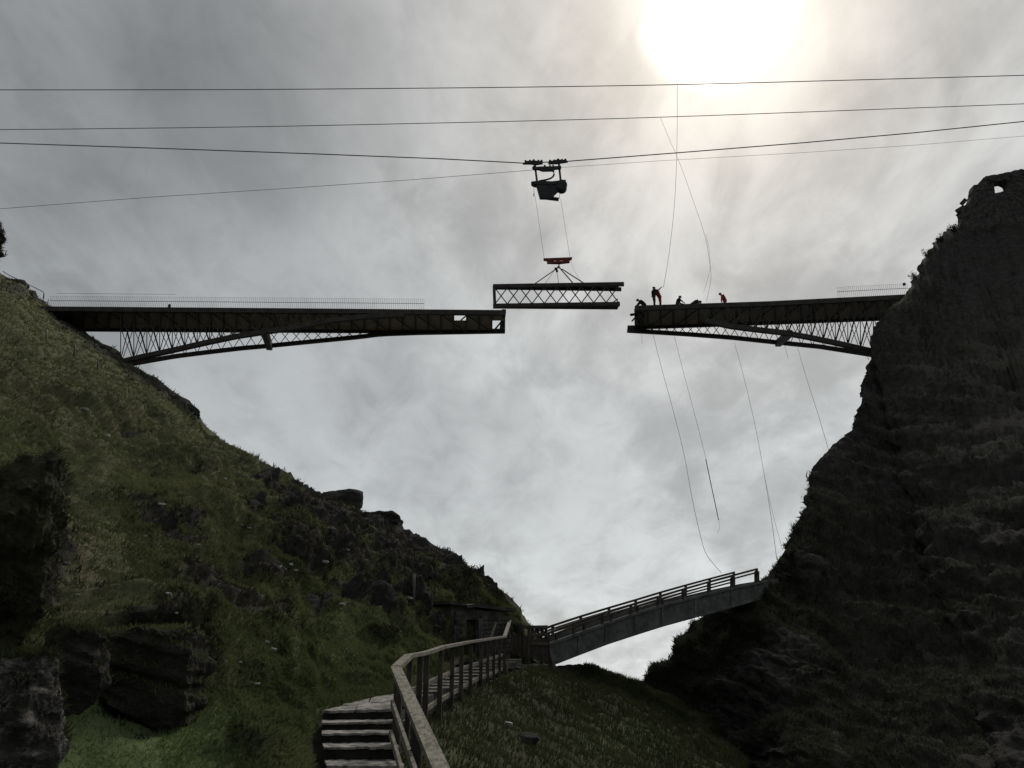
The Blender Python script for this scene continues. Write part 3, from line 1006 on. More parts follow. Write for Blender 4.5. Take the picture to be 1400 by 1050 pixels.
ntL = interp([(40, 419.5), (60, 420), (330, 422), (690, 425)])
ftL = interp([(40, 447.5), (100, 449.5), (330, 451), (530, 452), (690, 452)])
nbL = interp([(150, 499), (165, 495), (194, 488), (232, 480), (280, 469), (323, 460), (362, 454), (400, 448.5), (452, 438.5), (493, 434), (533, 431), (690, 431)])
fbL = interp([(150, 503), (165, 500), (240, 487), (280, 482), (331, 476), (366, 473), (411, 468.5), (452, 464.5), (493, 460.5), (520, 457), (574, 455), (690, 453)])
ybn = interp([(165, 63.2), (400, 62), (700, 62)])
ybf = interp([(165, 64.8), (400, 66), (700, 66)])
lb, LT, LF, LNB, LFB = half_bridge('left half of the dark steel truss bridge jutting from the grassy hill', 46, 690, ntL, ftL, nbL, fbL, ybn, ybf,
                                   node_list(165, 560, 18.0, 13.0), node_list(165, 690, 18.0, 11.5), [(622, 640, .08, .48), (671, 690, .45, .95)], [(362, 6)], 1)
# closing frame at the open tip
sweep('end_frame', [LT(689) + Vector((0, 0, 0)), P(687.5, 437, 64), LFB(685.5)], .36, .30, M['steel'], lb)
bar('end_brace', P(676, 451, 66), P(687, 438, 64), .12, .12, M['steel'], lb)
bar('end_brace', P(630, 438, 64), P(639, 430, 62.6), .10, .10, M['steel'], lb)
bar('bolt_plate', LT(232) + Vector((0, -.1, .0)), LT(232) + Vector((0, -.1, .28)), .2, .2, M['steel'], lb)

ntR = interp([(866, 419), (1050, 413), (1239, 403.5), (1275, 401.5)])
ftR = interp([(858, 447), (879, 446.5), (984, 443), (1050, 440.5), (1200, 435), (1275, 432)])
nbR = interp([(868, 431), (930, 434), (960, 438), (984, 443), (1000, 446.5), (1036, 451), (1071, 455), (1107, 461.5), (1143, 469), (1191, 480), (1215, 486)])
fbR = interp([(858, 452), (900, 454.5), (940, 457), (1000, 461.5), (1061, 468), (1121, 474), (1191, 485), (1215, 490)])
ybnR = interp([(860, 62), (1000, 62), (1200, 62.8)])
ybfR = interp([(860, 66), (1000, 66), (1200, 65)])
rb, RT, RF, RNB, RFB = half_bridge('right half of the dark steel truss bridge jutting from the dark cliff', 1268, 868, ntR, ftR, nbR, fbR, ybnR, ybfR,
                                   node_list(1212, 960, 18.0, 13.0), node_list(1212, 859, 18.0, 9.0), [(868, 876, .0, .98)], [(1079, -14)], -1)
sweep('chord_tip', [P(858, 447, 66) + Vector((0, 0, -.03)), P(882, 446.5, 66) + Vector((0, 0, -.03))], .28, .24, M['steel'], rb)
bar('end_brace', P(862, 430.5, 63), P(880, 428, 63.5), .16, .2, M['steel'], rb)
bar('end_brace', P(864, 439, 64), P(874, 428, 63), .10, .12, M['steel'], rb)
bar('end_brace', P(868, 430, 63), P(876, 446, 65.8), .14, .14, M['steel'], rb)
bar('end_post', P(879, 421, 62.2), P(877, 446, 65.8), .35, .35, M['steel'], rb)
bar('end_brace', P(870, 424, 62.3), P(878, 432, 63.5), .3, .3, M['steel'], rb)

# balustrades: rods too thin to tell apart
def balustrade(root, fn, pa, pb, h, step, rail=.62):
    V, Fc = [], []
    a, b = fn(pa), fn(pb)
    n = int(abs(pb - pa) / step)
    pts = []
    for i in range(n + 1):
        x = pa + (pb - pa) * i / n
        p = fn(x) + Vector((0, .05, 0))
        tube_geo([p, p + Vector((0, 0, h))], .013, 3, V, Fc)
        pts.append(p)
    o = link('balustrade_rods', mesh('balustrade_rods', V, Fc), M['galv'], root)
    o['kind'] = 'stuff'
    sub = pts[::8] + [pts[-1]]
    tube('handrail', [p + Vector((0, .03, h * rail)) for p in sub], .022, M['cable'], root, 5)
    tube('top_wire', [p + Vector((0, 0, h)) for p in sub], .008, M['galv'], root, 4)


balustrade(lb, LT, 66, 579, 1.08, 2.6)
balustrade(rb, RT, 1147, 1243, 1.12, 2.6)
bar('lamp_box', RT(1239) + Vector((0, 0, .95)), RT(1239) + Vector((0, 0, 1.15)), .2, .2, M['machine'], rb)

# ------------------------------------------------------------------ bridge segment hanging in the gap
YS = 62.5
sg = thing('bridge_segment', 'short steel truss segment hanging from the crane in the bridge gap', 'bridge segment', P(762, 405, YS))
def segp(x, k):
    t_ = (x - 673) / 180.0
    y = (391.5 - 3.0 * t_, 418.2 - 2.6 * t_)[k % 2]
    return P(x, y, YS)
FARV = Vector((0, .95, -.06))
LX, RX = 674.0, 853.0
for k, w in ((0, .34), (1, .34)):
    xr = RX if k == 0 else 847.5
    sweep('top_chord' if k == 0 else 'bottom_chord', [segp(LX, k), segp(xr, k)], .22, w, M['steel'], sg)
    sweep('top_chord' if k == 0 else 'bottom_chord', [segp(LX, k) + FARV * (.22, .12)[k], segp(xr - 2, k) + FARV * (.9, .62)[k]], .22, w * .9, M['steel'], sg)
bar('end_post', segp(675.5, 0), segp(676.5, 1), .26, .26, M['steel'], sg, Vector((0, 1, 0)))
bar('end_post', segp(675.5, 0) + FARV * .22, segp(676.5, 1) + FARV * .12, .22, .22, M['steel'], sg, Vector((0, 1, 0)))
xs = np.linspace(677, 846, 11)
for i in range(10):
    a, b = xs[i], xs[i + 1]
    m1 = FARV * .06
    iu, il = Vector((0, 0, -.17)), Vector((0, 0, .17))
    bar('lattice_bar', segp(a, 0) + m1 + iu, segp(b, 1) + m1 + il, .085, .05, M['steel'], sg, Vector((0, 1, 0)))
    bar('lattice_bar', segp(a, 1) - m1 + il, segp(b, 0) - m1 + iu, .085, .05, M['steel'], sg, Vector((0, 1, 0)))
for i in range(11):
    x = xs[i]
    f = .2 + .65 * (x - 674) / 179
    bar('cross_beam', segp(x, 0), segp(x, 0) + FARV * f, .09, .14, M['steel'], sg)
    bar('cross_beam', segp(x, 1), segp(x, 1) + FARV * f * .65, .09, .14, M['steel'], sg)
e = np.linspace(676, 846, 9)
for i in range(8):
    f0 = .25 + .6 * (e[i] - 674) / 179; f1 = .25 + .6 * (e[i + 1] - 674) / 179
    u = Vector((0, 0, .13))
    prism('deck_panel', [segp(e[i] + .3, 0) + FARV * .12 + u, segp(e[i + 1] - .3, 0) + FARV * .12 + u, segp(e[i + 1] - .3, 0) + FARV * (f1 - .1) + u, segp(e[i] + .3, 0) + FARV * (f0 - .1) + u], .05, M['deck'], sg)
bar('end_brace', segp(838, 1) + Vector((0, 0, .15)), segp(845, 1) + Vector((0, 0, .5)), .08, .08, M['steel'], sg)

# ------------------------------------------------------------------ spreader beam, hook and slings
YC = 63.0
sb = thing('spreader_beam', 'red painted spreader beam with two round holes above the hanging segment', 'lifting beam', P(762, 355, YC))
def spoly(pts, name, mat, par, th=.14, Y=YC):
    q = [P(x, y, Y) for x, y in pts]
    return prism(name, q, th, mat, par, Vector((0, 1, 0)))
spoly([(743, 353), (782.5, 351.5), (782, 353.4), (743.5, 354.9)], 'top_flange', M['redsteel'], sb, .3)
spoly([(748, 357.2), (778.5, 356.0), (779, 357.6), (765, 359.4), (748, 358.9)], 'bottom_flange', M['redsteel'], sb, .3)
for pts in ([(743.6, 354.8), (757.5, 354.3), (757, 357.2), (748, 357.5)], [(760.8, 354.2), (765.2, 354.1), (765.2, 357.0), (760.8, 357.1)], [(769.8, 354), (782, 353.4), (779, 356.4), (769.5, 356.8)]):
    spoly(pts, 'web_plate', M['redsteel'], sb, .1)
tube('hanger_link', [P(764, 358.8, YC + .1), P(764.3, 364, YC + .1)], .05, M['machine'], sb)
hk = thing('lifting_hook', 'small dark shackle joining the slings under the red beam', 'hook', P(763, 364, YC))
tube('ring', [P(764, 363, YC), P(765.6, 365.2, YC), P(764, 366.8, YC), P(762.4, 365.2, YC), P(764, 363, YC)], .05, M['machine'], hk)
bar('link_plate', P(764, 364.8, YC), P(759, 368.3, YC), .12, .08, M['machine'], hk)
bar('shackle', P(758, 367.5, YC), P(762.2, 367.8, YC), .2, .2, M['machine'], hk)
bar('shackle', P(760.8, 368, YC), P(761.6, 371.8, YC), .18, .18, M['machine'], hk)
for (a, b, r, lb_) in [((758.5, 369), (729, 389.5), .045, 'outer left sling of the hanging segment'),
                       ((758, 369.5), (744, 389.5), .018, 'inner left sling of the hanging segment, thin and pale'),
                       ((761.3, 371), (764, 389), .024, 'near upright sling down to the middle of the hanging segment'),
                       ((764.6, 365.6), (784.5, 388.5), .055, 'steeper right sling of the hanging segment'),
                       ((768, 367.6), (800, 388.3), .050, 'outer right sling of the hanging segment')]:
    A, B = P(a[0], a[1], YC), P(b[0], b[1], YS + .2)
    o = tube('lifting_sling', [A, (A + B) / 2, B], r, M['cable'], None)
    tag(o, 'dark ' + lb_ if 'thin' not in lb_ else lb_, 'sling', 'slings between hook and segment')
o = tube('tag_line', [P(780, 356, YC), P(786, 372, YC), P(797, 388, YS)], .010, M['rope'])
tag(o, 'thin slack line from the right end of the red beam to the segment', 'rope')

# ------------------------------------------------------------------ cable crane carriage
cr = thing('crane_carriage', 'dark cable crane carriage riding on the thick middle cable', 'cable crane', P(746, 222, YC))
def cpt(x, y, Y=YC):
    return P(700 + x / 11.67, 200 + y / 11.67, Y)
def cpoly(pts, name, mat, th, Y=YC - .4):
    return prism(name, [cpt(x, y, Y) for x, y in pts], th, mat, cr, Vector((0, 1, 0)))
def wheel(x, y, r, parent, Y=YC, w=.16):
    c = cpt(x, y, Y)
    s = mpp(YC, 740, 230) * r / 11.67
    V, Fc = [], []
    n = 16
    for yy, rr in ((-w, .7), (-w, 1.0), (-w * .3, .85), (w * .3, .85), (w, 1.0), (w, .7)):
        for k in range(n):
            a = 2 * math.pi * k / n
            V.append(c + Vector((math.cos(a) * s * rr, yy, math.sin(a) * s * rr)))
    for j in range(5):
        for k in range(n):
            Fc.append((j * n + k, j * n + (k + 1) % n, (j + 1) * n + (k + 1) % n, (j + 1) * n + k))
    Fc += [tuple(range(n)), tuple(range(6 * n - 1, 5 * n - 1, -1))]
    return link('wheel', mesh('wheel', V, Fc), M['machine'], parent)
bl = cpoly([(172, 272), (235, 232), (350, 222), (420, 232), (492, 228), (492, 268), (380, 285), (300, 272)], 'trolley_frame', M['machine'], .22)
br = cpoly([(578, 268), (585, 228), (660, 226), (725, 205), (800, 215), (858, 208), (892, 240), (800, 255), (700, 268)], 'trolley_frame', M['machine'], .22)
for x, y, p in ((215, 252, bl), (285, 248, bl), (345, 240, bl), (420, 248, bl), (470, 248, bl), (605, 248, br), (670, 244, br), (735, 228, br), (795, 234, br), (850, 230, br)):
    wheel(x, y, 17, p, YC + .0, .2)
for (a, b) in (((362, 268), (398, 560)), ((745, 250), (776, 550))):
    o = bar('hanger_leg', cpt(*a), cpt(*b), .17, .3, M['machine'], cr, Vector((0, 1, 0)))
wheel(355, 348, 34, cr, YC, .1); wheel(755, 345, 32, cr, YC, .1)
cpoly([(335, 328), (500, 318), (640, 318), (785, 308), (785, 345), (690, 360), (640, 386), (490, 390), (420, 365), (335, 362)], 'cross_beam', M['machine'], .2)
for x in (522, 606, 655):
    wheel(x, 318, 16, cr, YC, .1)
hs = [cpt(x, y, YC - .2) for x, y in ((640, 375), (664, 410), (672, 445), (655, 485), (610, 515), (545, 535), (470, 548), (430, 555))]
tube('hose', hs, .085, M['machine'], cr, 8)
cpoly([(305, 562), (400, 548), (640, 556), (860, 530), (862, 590), (640, 610), (380, 600), (335, 588)], 'bed_frame', M['machine'], .6, YC - .3)
cpoly([(380, 585), (690, 590), (755, 690), (700, 730), (635, 822), (445, 818)], 'engine_housing', M['machine'], .35, YC - .25)
dr = cpt(795, 622, YC - .3)
V, Fc = [], []
for yy, rr in ((-.15, .40), (-.1, .47), (.1, .47), (.15, .38), (.40, .38), (.45, .47), (.55, .47), (.6, .40)):
    for k in range(20):
        a = 2 * math.pi * k / 20
        V.append(dr + Vector((math.cos(a) * rr * 1.05, yy, math.sin(a) * rr * 1.2)))
for j in range(7):
    for k in range(20):
        Fc.append((j * 20 + k, j * 20 + (k + 1) % 20, (j + 1) * 20 + (k + 1) % 20, (j + 1) * 20 + k))
Fc += [tuple(range(20)), tuple(range(159, 139, -1))]
link('winch_drum', mesh('winch_drum', V, Fc), M['machine'], cr)
bar('base_rail', cpt(440, 812), cpt(745, 848), .11, .5, M['machine'], cr, Vector((0, 1, 0)))
bar('stay', cpt(640, 820), cpt(745, 715), .05, .05, M['machine'], cr, Vector((0, 1, 0)))
bar('stay', cpt(752, 842), cpt(770, 720), .04, .04, M['galv'], cr, Vector((0, 1, 0)))
wheel(350, 606, 36, cr)
tube('hook_line', [cpt(350, 640), cpt(352, 750)], .02, M['cable'], cr)
bar('hook_weight', cpt(350, 750), cpt(350, 795), .09, .09, M['machine'], cr, Vector((0, 1, 0)))
for (a, b, lb_) in (((731.5, 268), (744, 353), 'left hoist rope between the carriage and the red spreader beam'), ((766.5, 272), (779.5, 353), 'right hoist rope between the carriage and the red spreader beam')):
    A, B = P(a[0], a[1], YC), P(b[0], b[1], YC)
    tag(tube('hoist_rope', [A, (A + B) / 2, B], .014, M['cable']), lb_, 'rope', 'hoist ropes')

# ------------------------------------------------------------------ cables across the gorge
def cable(pts, r, lab_, Y=YC, mat='cable'):
    q = []
    xs_ = np.linspace(pts[0][0], pts[-1][0], 60)
    f = interp(pts)
    ys_ = np.array([f(x) for x in xs_])
    for _ in range(6):
        ys_[1:-1] = .25 * ys_[:-2] + .5 * ys_[1:-1] + .25 * ys_[2:]
    return tag(tube('crane_cable', [P(x, y, Y) for x, y in zip(xs_, ys_)], r, M[mat], None, 6), lab_, 'cable', 'crane cables across the gorge')
cable([(-500, 121), (-100, 122.5), (0, 123), (350, 122.5), (700, 119.5), (926, 116), (1400, 103), (1900, 88)], .040, 'highest cable across the sky, passing just under the sun glow', 62.0)
cable([(-500, 177), (0, 177.5), (350, 173.5), (700, 166), (903, 160.5), (1400, 142), (1900, 122)], .035, 'second highest cable across the sky, nearly straight', 64.0)
def cab2(pts, r, lab_, Y=YC, mat='cable'):
    return tag(tube('crane_cable', [P(x, y, Y) for x, y in pts], r, M[mat], None, 6), lab_, 'cable', 'crane cables across the gorge')
cab2([(-500, 180), (0, 195.5), (210, 202.5), (420, 210), (600, 217), (716, 223), (776, 220.5), (925, 209), (1100, 195), (1250, 181.5), (1400, 166), (1900, 110)], .048, 'thick cable that carries the crane carriage')
cab2([(-500, 322), (0, 285.5), (200, 270), (400, 257), (560, 246), (728, 232.5)], .020, 'thin cable slanting up from the left to the carriage')
cab2([(768, 229), (900, 220), (1100, 208.5), (1250, 198.5), (1400, 186), (1900, 140)], .014, 'thin cable slanting up from the carriage to the right', YC, 'rope')
cab2([(78, 401), (240, 402.5)], .012, 'faint short wire just above the left bridge railing', 62.5, 'rope')

# ------------------------------------------------------------------ ropes
def rope(pts, r, lab_, Y0=63.0, Y1=None, name='rope', mat='rope'):
    Y1 = Y1 or Y0
    V = [P(x, y, Y0 + (Y1 - Y0) * i / (len(pts) - 1)) for i, (x, y) in enumerate(pts)]
    # Catmull-Rom
    out = []
    for i in range(len(V) - 1):
        a, b, c, d = V[max(i - 1, 0)], V[i], V[i + 1], V[min(i + 2, len(V) - 1)]
        for k in range(6):
            t = k / 6
            out.append(.5 * ((2 * b) + (c - a) * t + (2 * a - 5 * b + 4 * c - d) * t * t + (3 * b - a - 3 * c + d) * t ** 3))
    out.append(V[-1])
    return tag(tube(name, out, r, M[mat], None, 5), lab_, 'rope')
rope([(926, 116), (926, 160), (925, 220), (922, 280), (915, 345), (907, 393)], .016, 'rope hanging from the highest cable down to the worker with the raised arm', 62.0, 62.2)
rope([(903, 161), (915, 190), (930, 225), (948, 275), (963, 320), (969, 350), (972, 380), (966, 412)], .014, 'slack rope hanging from the second cable onto the right bridge half', 64.0, 63.0)
rope([(965, 320), (970, 345), (970, 370), (962, 400)], .010, 'thin loose end twisted beside the slack rope over the right bridge half', 63.4, 63.0)
rope([(893, 458), (905, 505), (920, 560), (935, 620), (945, 675), (957, 730), (966, 758), (986, 783)], .014, 'long rope trailing from the right bridge half to the footbridge railing', 63.0, 45.0)
rope([(922, 460), (936, 515), (952, 575), (966, 630)], .013, 'rope below the right bridge half that ends in a thick dark line', 64.0, 64.0)
o = rope([(965, 628), (970, 652), (977, 685), (982.5, 711)], .035, 'thick dark line hanging at the end of a thin rope', 64.0, 64.0, 'weighted_line', 'cable')
o['category'] = 'line'
rope([(982.5, 711), (984, 720), (981, 729)], .010, 'frayed thin tail under the thick dark line', 64.0, 64.0)
rope([(1004, 468), (1018, 520), (1033, 585), (1045, 650), (1054, 705), (1062, 765)], .012, 'rope from the right bridge half down to the foot of the cliff', 64.0, 40.0)
rope([(1045, 650), (1056, 700), (1070, 752)], .008, 'faint rope strand just right of the rope to the cliff foot', 52.0, 40.0)
rope([(1090, 473), (1102, 515), (1118, 565), (1133, 616)], .013, 'rope from the right bridge half to the cliff edge nearest its abutment', 64.0, 47.0)
rope([(1072, 470), (1078, 491)], .012, 'short rope end hanging under the pin strut of the right bridge half', 64.0)
rope([(877, 455), (878, 470)], .010, 'short rope end hanging under the tip of the right bridge half', 65.0)

# ------------------------------------------------------------------ workers
def capsule(a, b, ra, rb_, V, Fc, n=10):
    z = (b - a)
    L = max(z.length, 1e-5); z = z / L
    x = Vector((0, 0, 1)).cross(z)
    if x.length < 1e-3: x = Vector((1, 0, 0))
    x.normalize(); y = z.cross(x)
    rings = []
    for k in range(1, 4):
        t = -math.pi / 2 + k * math.pi / 8
        rings.append((a + z * (ra * math.sin(t)), ra * math.cos(t)))
    rings.append((a, ra)); rings.append((b, rb_))
    for k in range(1, 4):
        t = k * math.pi / 8
        rings.append((b + z * (rb_ * math.sin(t)), rb_ * math.cos(t)))
    base = len(V)
    V.append(a - z * ra)
    for c, r in rings:
        for k in range(n):
            t = 2 * math.pi * k / n
            V.append(c + x * (r * math.cos(t)) + y * (r * math.sin(t)))
    V.append(b + z * rb_)
    R = len(rings)
    for k in range(n):
        Fc.append((base, base + 1 + (k + 1) % n, base + 1 + k))
        for j in range(R - 1):
            p = base + 1 + j * n
            Fc.append((p + k, p + (k + 1) % n, p + n + (k + 1) % n, p + n + k))
        p = base + 1 + (R - 1) * n
        Fc.append((p + k, p + (k + 1) % n, base + 1 + R * n))


dg = None
def person(label, loc, yaw, J, suit, group='workers on the right bridge half'):
    """J: joints in local metres (x forward, y left, z up)"""
    j = {k: Vector(v) for k, v in J.items()}
    root = thing('person', label, 'person', loc, group)
    segs = []
    def seg(a, b, ra, rb_, m): segs.append((a, b, ra * (1.22 if m == 0 else 1.0), rb_ * (1.22 if m == 0 else 1.0), m))
    pel, ch, nk, hd = j['pelvis'], j['chest'], j['neck'], j['head']
    fwd = j.get('face', Vector((1, 0, 0))).normalized()
    for s in ('l', 'r'):
        seg(j['hip' + s], j['knee' + s], .095, .065, 0)
        seg(j['knee' + s], j['ank' + s], .065, .048, 0)
        toe = j['ank' + s] + j['toe' + s]
        seg(j['ank' + s] - Vector((0, 0, .03)), toe, .052, .042, 3)
        seg(pel, j['hip' + s], .12, .10, 0)
        seg(ch, j['sho' + s], .11, .075, 0)
        seg(j['sho' + s], j['elb' + s], .068, .050, 0)
        seg(j['elb' + s], j['hand' + s], .050, .034, 0)
        w = (j['hand' + s] - j['elb' + s]).normalized()
        seg(j['hand' + s], j['hand' + s] + w * .085, .036, .040, 3)
    seg(pel, ch, .135, .155, 0)
    seg(ch, nk, .13, .065, 0)
    seg(nk, hd, .058, .06, 1)
    seg(hd, hd + Vector((0, 0, .04)), .095, .10, 1)
    seg(hd + fwd * .09, hd + fwd * .115 + Vector((0, 0, -.015)), .018, .016, 1)
    sd = Vector((-fwd.y, fwd.x, 0)).normalized()
    for q in (-1, 1):
        seg(hd + sd * q * .095, hd + sd * q * .103 + Vector((0, 0, .02)), .02, .02, 1)
    V, Fc = [], []
    for a, b, ra, rb_, m in segs:
        capsule(a, b, ra, rb_, V, Fc)
    me = mesh('body_cage', V, Fc)
    tmp = bpy.data.objects.new('tmp', me)
    COL.objects.link(tmp)
    rm = tmp.modifiers.new('r', 'REMESH')
    rm.mode = 'VOXEL'
    rm.voxel_size = .022
    rm.use_smooth_shade = True
    sm = tmp.modifiers.new('s', 'SMOOTH'); sm.factor = .5; sm.iterations = 3
    bpy.context.view_layer.update()
    ev = tmp.evaluated_get(bpy.context.evaluated_depsgraph_get())
    bm_ = bpy.data.meshes.new_from_object(ev)
    v = np.empty(len(bm_.vertices) * 3); bm_.vertices.foreach_get('co', v); v = v.reshape(-1, 3)
    fcs = [tuple(p.vertices) for p in bm_.polygons]
    bpy.data.objects.remove(tmp)
    # clothing zone of each face from the nearest limb
    fc_c = np.array([v[list(f)].mean(0) for f in fcs])
    best = np.full(len(fcs), 9.0); mi = np.zeros(len(fcs), int)
    for a, b, ra, rb_, m in segs:
        a_, b_ = np.array(a), np.array(b)
        d = b_ - a_
        t = np.clip(((fc_c - a_) @ d) / max(d @ d, 1e-9), 0, 1)
        dd = np.linalg.norm(fc_c - a_ - t[:, None] * d, axis=1) - (ra + (rb_ - ra) * t)
        w = dd < best
        best[w] = dd[w]; mi[w] = m
    VV = [Vector(q) for q in v.tolist()]; FF = list(fcs); MI = mi.tolist()
    # five fingers on each hand, rooted inside the palm
    for s in ('l', 'r'):
        w = (j['hand' + s] - j['elb' + s]).normalized()
        ax = w.cross(Vector((0, 0, 1)))
        if ax.length < .1: ax = Vector((0, 1, 0))
        ax.normalize()
        cu = ax.cross(w).normalized() * -1
        p0 = j['hand' + s] + w * .07
        for q, ln in ((-.034, .066), (-.011, .080), (.012, .085), (.034, .076)):
            b0 = p0 + ax * q
            n0_ = len(FF)
            tube_geo([b0, b0 + w * ln * .45, b0 + w * ln * .8 + cu * ln * .25, b0 + w * ln * .95 + cu * ln * .6], [.0105, .010, .009, .007], 5, VV, FF)
            MI += [3] * (len(FF) - n0_)
        b0 = j['hand' + s] + w * .03 + ax * .03
        n0_ = len(FF)
        tube_geo([b0, b0 + w * .03 + ax * .03 + cu * .01, b0 + w * .065 + ax * .035 + cu * .03], [.013, .012, .009], 5, VV, FF)
        MI += [3] * (len(FF) - n0_)
    for q in (-1, 1):
        n0_ = len(FF)
        c = hd + fwd * .088 + sd * q * .033 + Vector((0, 0, .025))
        tube_geo([c, c + fwd * .012], [.014, .008], 6, VV, FF)
        MI += [2] * (len(FF) - n0_)
    bme = mesh('body', VV, FF, True)
    for m in (M[suit], M['skin'], M['helmet'], M['glove']):
        bme.materials.append(m)
    bme.polygons.foreach_set('material_index', np.array(MI, dtype=np.int32))
    WM = Matrix.Translation(loc) @ Matrix.Rotation(yaw, 4, 'Z') @ Matrix.Scale(1.06, 4)
    link('body', bme, None, root, WM)
    # hard hat with a brim
    up = (hd - nk).normalized()
    hv, hf = [], []
    n = 14
    zx = fwd - up * fwd.dot(up); zx.normalize(); zy = up.cross(zx)
    prof = [(.150, .045), (.128, .052), (.122, .085), (.105, .125), (.065, .155), (.02, .165)]
    for r, z in prof:
        for k in range(n):
            t = 2 * math.pi * k / n
            hv.append(hd + zx * (r * math.cos(t) + (.02 if r > .14 else 0)) + zy * (r * math.sin(t)) + up * z)
    for i in range(len(prof) - 1):
        for k in range(n):
            hf.append((i * n + k, i * n + (k + 1) % n, (i + 1) * n + (k + 1) % n, (i + 1) * n + k))
    hf.append(tuple(range((len(prof) - 1) * n, len(prof) * n)))
    hf.append(tuple(range(n - 1, -1, -1)))
    link('helmet', mesh('helmet', hv, hf, True), M['helmet'], root, WM)
    return root


toe = (.15, 0, -.04)
stand = dict(pelvis=(0, 0, .95), chest=(.0, 0, 1.32), neck=(.02, 0, 1.52), head=(.04, 0, 1.64), hipl=(0, .10, .92), hipr=(0, -.10, .92), kneel=(.03, .13, .50), kneer=(.03, -.13, .50),
             ankl=(0, .15, .09), ankr=(0, -.15, .09), toel=toe, toer=toe, shol=(0, .20, 1.42), shor=(0, -.20, 1.42), elbl=(.02, .27, 1.14), elbr=(.02, -.27, 1.14), handl=(.12, .26, .92), handr=(.12, -.26, .92))
def deck_z(x):
    return RT(x).z + .02
def on_deck(x, Y):
    z = deck_z(x)
    d = ray(x, 415)
    return Vector((d.x * Y / d.y, Y, z))
p1 = dict(stand); p1.update(handr=(.58, -.22, 1.60), elbr=(.36, -.24, 1.36), handl=(.42, .16, 1.38), elbl=(.22, .24, 1.22), face=(1, 0, .1))
person('worker in dark clothing standing with one arm raised to the hanging rope', on_deck(894.5, 62.20), 0.0, p1, 'dark_suit')
p2 = dict(stand); p2.update(chest=(-.16, 0, 1.28), neck=(-.28, 0, 1.44), head=(-.36, 0, 1.53), shol=(-.2, .2, 1.38), shor=(-.2, -.2, 1.38), elbl=(-.36, .24, 1.16), elbr=(-.36, -.24, 1.16), handl=(-.55, .16, 1.1), handr=(-.55, -.16, 1.1), face=(-1, 0, -.3), toel=(-.15, 0, -.04), toer=(-.15, 0, -.04))
person('worker in red overalls stooping beside the worker with the raised arm', on_deck(902.5, 62.4), 0.0, p2, 'red_suit')
kneel = dict(pelvis=(0, 0, .52), chest=(.12, 0, .86), neck=(.2, 0, 1.04), head=(.24, 0, 1.15), hipl=(0, .10, .49), hipr=(0, -.10, .49), kneel=(.30, .13, .40), kneer=(.12, -.13, .09),
             ankl=(.26, .14, .09), ankr=(-.30, -.14, .10), toel=toe, toer=(-.12, 0, -.05), shol=(.14, .2, .95), shor=(.14, -.2, .95), elbl=(.3, .24, .72), elbr=(.3, -.24, .72), handl=(.5, .14, .62), handr=(.5, -.14, .62))
person('dark clad worker kneeling on the deck right of the red stooping worker', on_deck(926, 63.0), 0.0, kneel, 'dark_suit')
crouch = dict(kneel); crouch.update(pelvis=(0, 0, .55), chest=(.36, 0, .78), neck=(.54, 0, .80), head=(.65, 0, .78), shol=(.42, .2, .82), shor=(.42, -.2, .82), elbl=(.5, .25, .52), elbr=(.5, -.25, .52), handl=(.62, .16, .3), handr=(.62, -.16, .3), hipl=(0, .1, .52), hipr=(0, -.1, .52), face=(1, 0, -.8))
person('dark clad worker crouching low with a rounded back on the deck', on_deck(946, 63.2), 0.0, crouch, 'dark_suit')
bend = dict(stand); bend.update(pelvis=(.1, 0, .90), hipl=(.1, .1, .88), hipr=(.1, -.1, .88), chest=(-.04, 0, 1.22), neck=(-.14, 0, 1.38), head=(-.22, 0, 1.48), shol=(-.06, .2, 1.30), shor=(-.06, -.2, 1.30), elbl=(-.14, .24, 1.04), elbr=(-.14, -.24, 1.04), handl=(-.12, .18, .84), handr=(-.12, -.18, .84), face=(-1, 0, -.4), toel=(-.15, 0, -.04), toer=(-.15, 0, -.04))
person('worker in a red jacket bending forward alone on the deck', on_deck(990, 63.4), 0.0, bend, 'red_suit')
lean = dict(kneel); lean.update(chest=(-.22, 0, .74), neck=(-.38, 0, .86), head=(-.50, 0, .92), shol=(-.3, .2, .8), shor=(-.3, -.2, .8), elbl=(-.5, .24, .6), elbr=(-.5, -.24, .6), handl=(-.66, .14, .42), handr=(-.66, -.14, .42), face=(-1, 0, -.5))
person('dark clad worker leaning out at the open tip of the right bridge half', on_deck(881, 62.9), 0.0, lean, 'dark_suit')

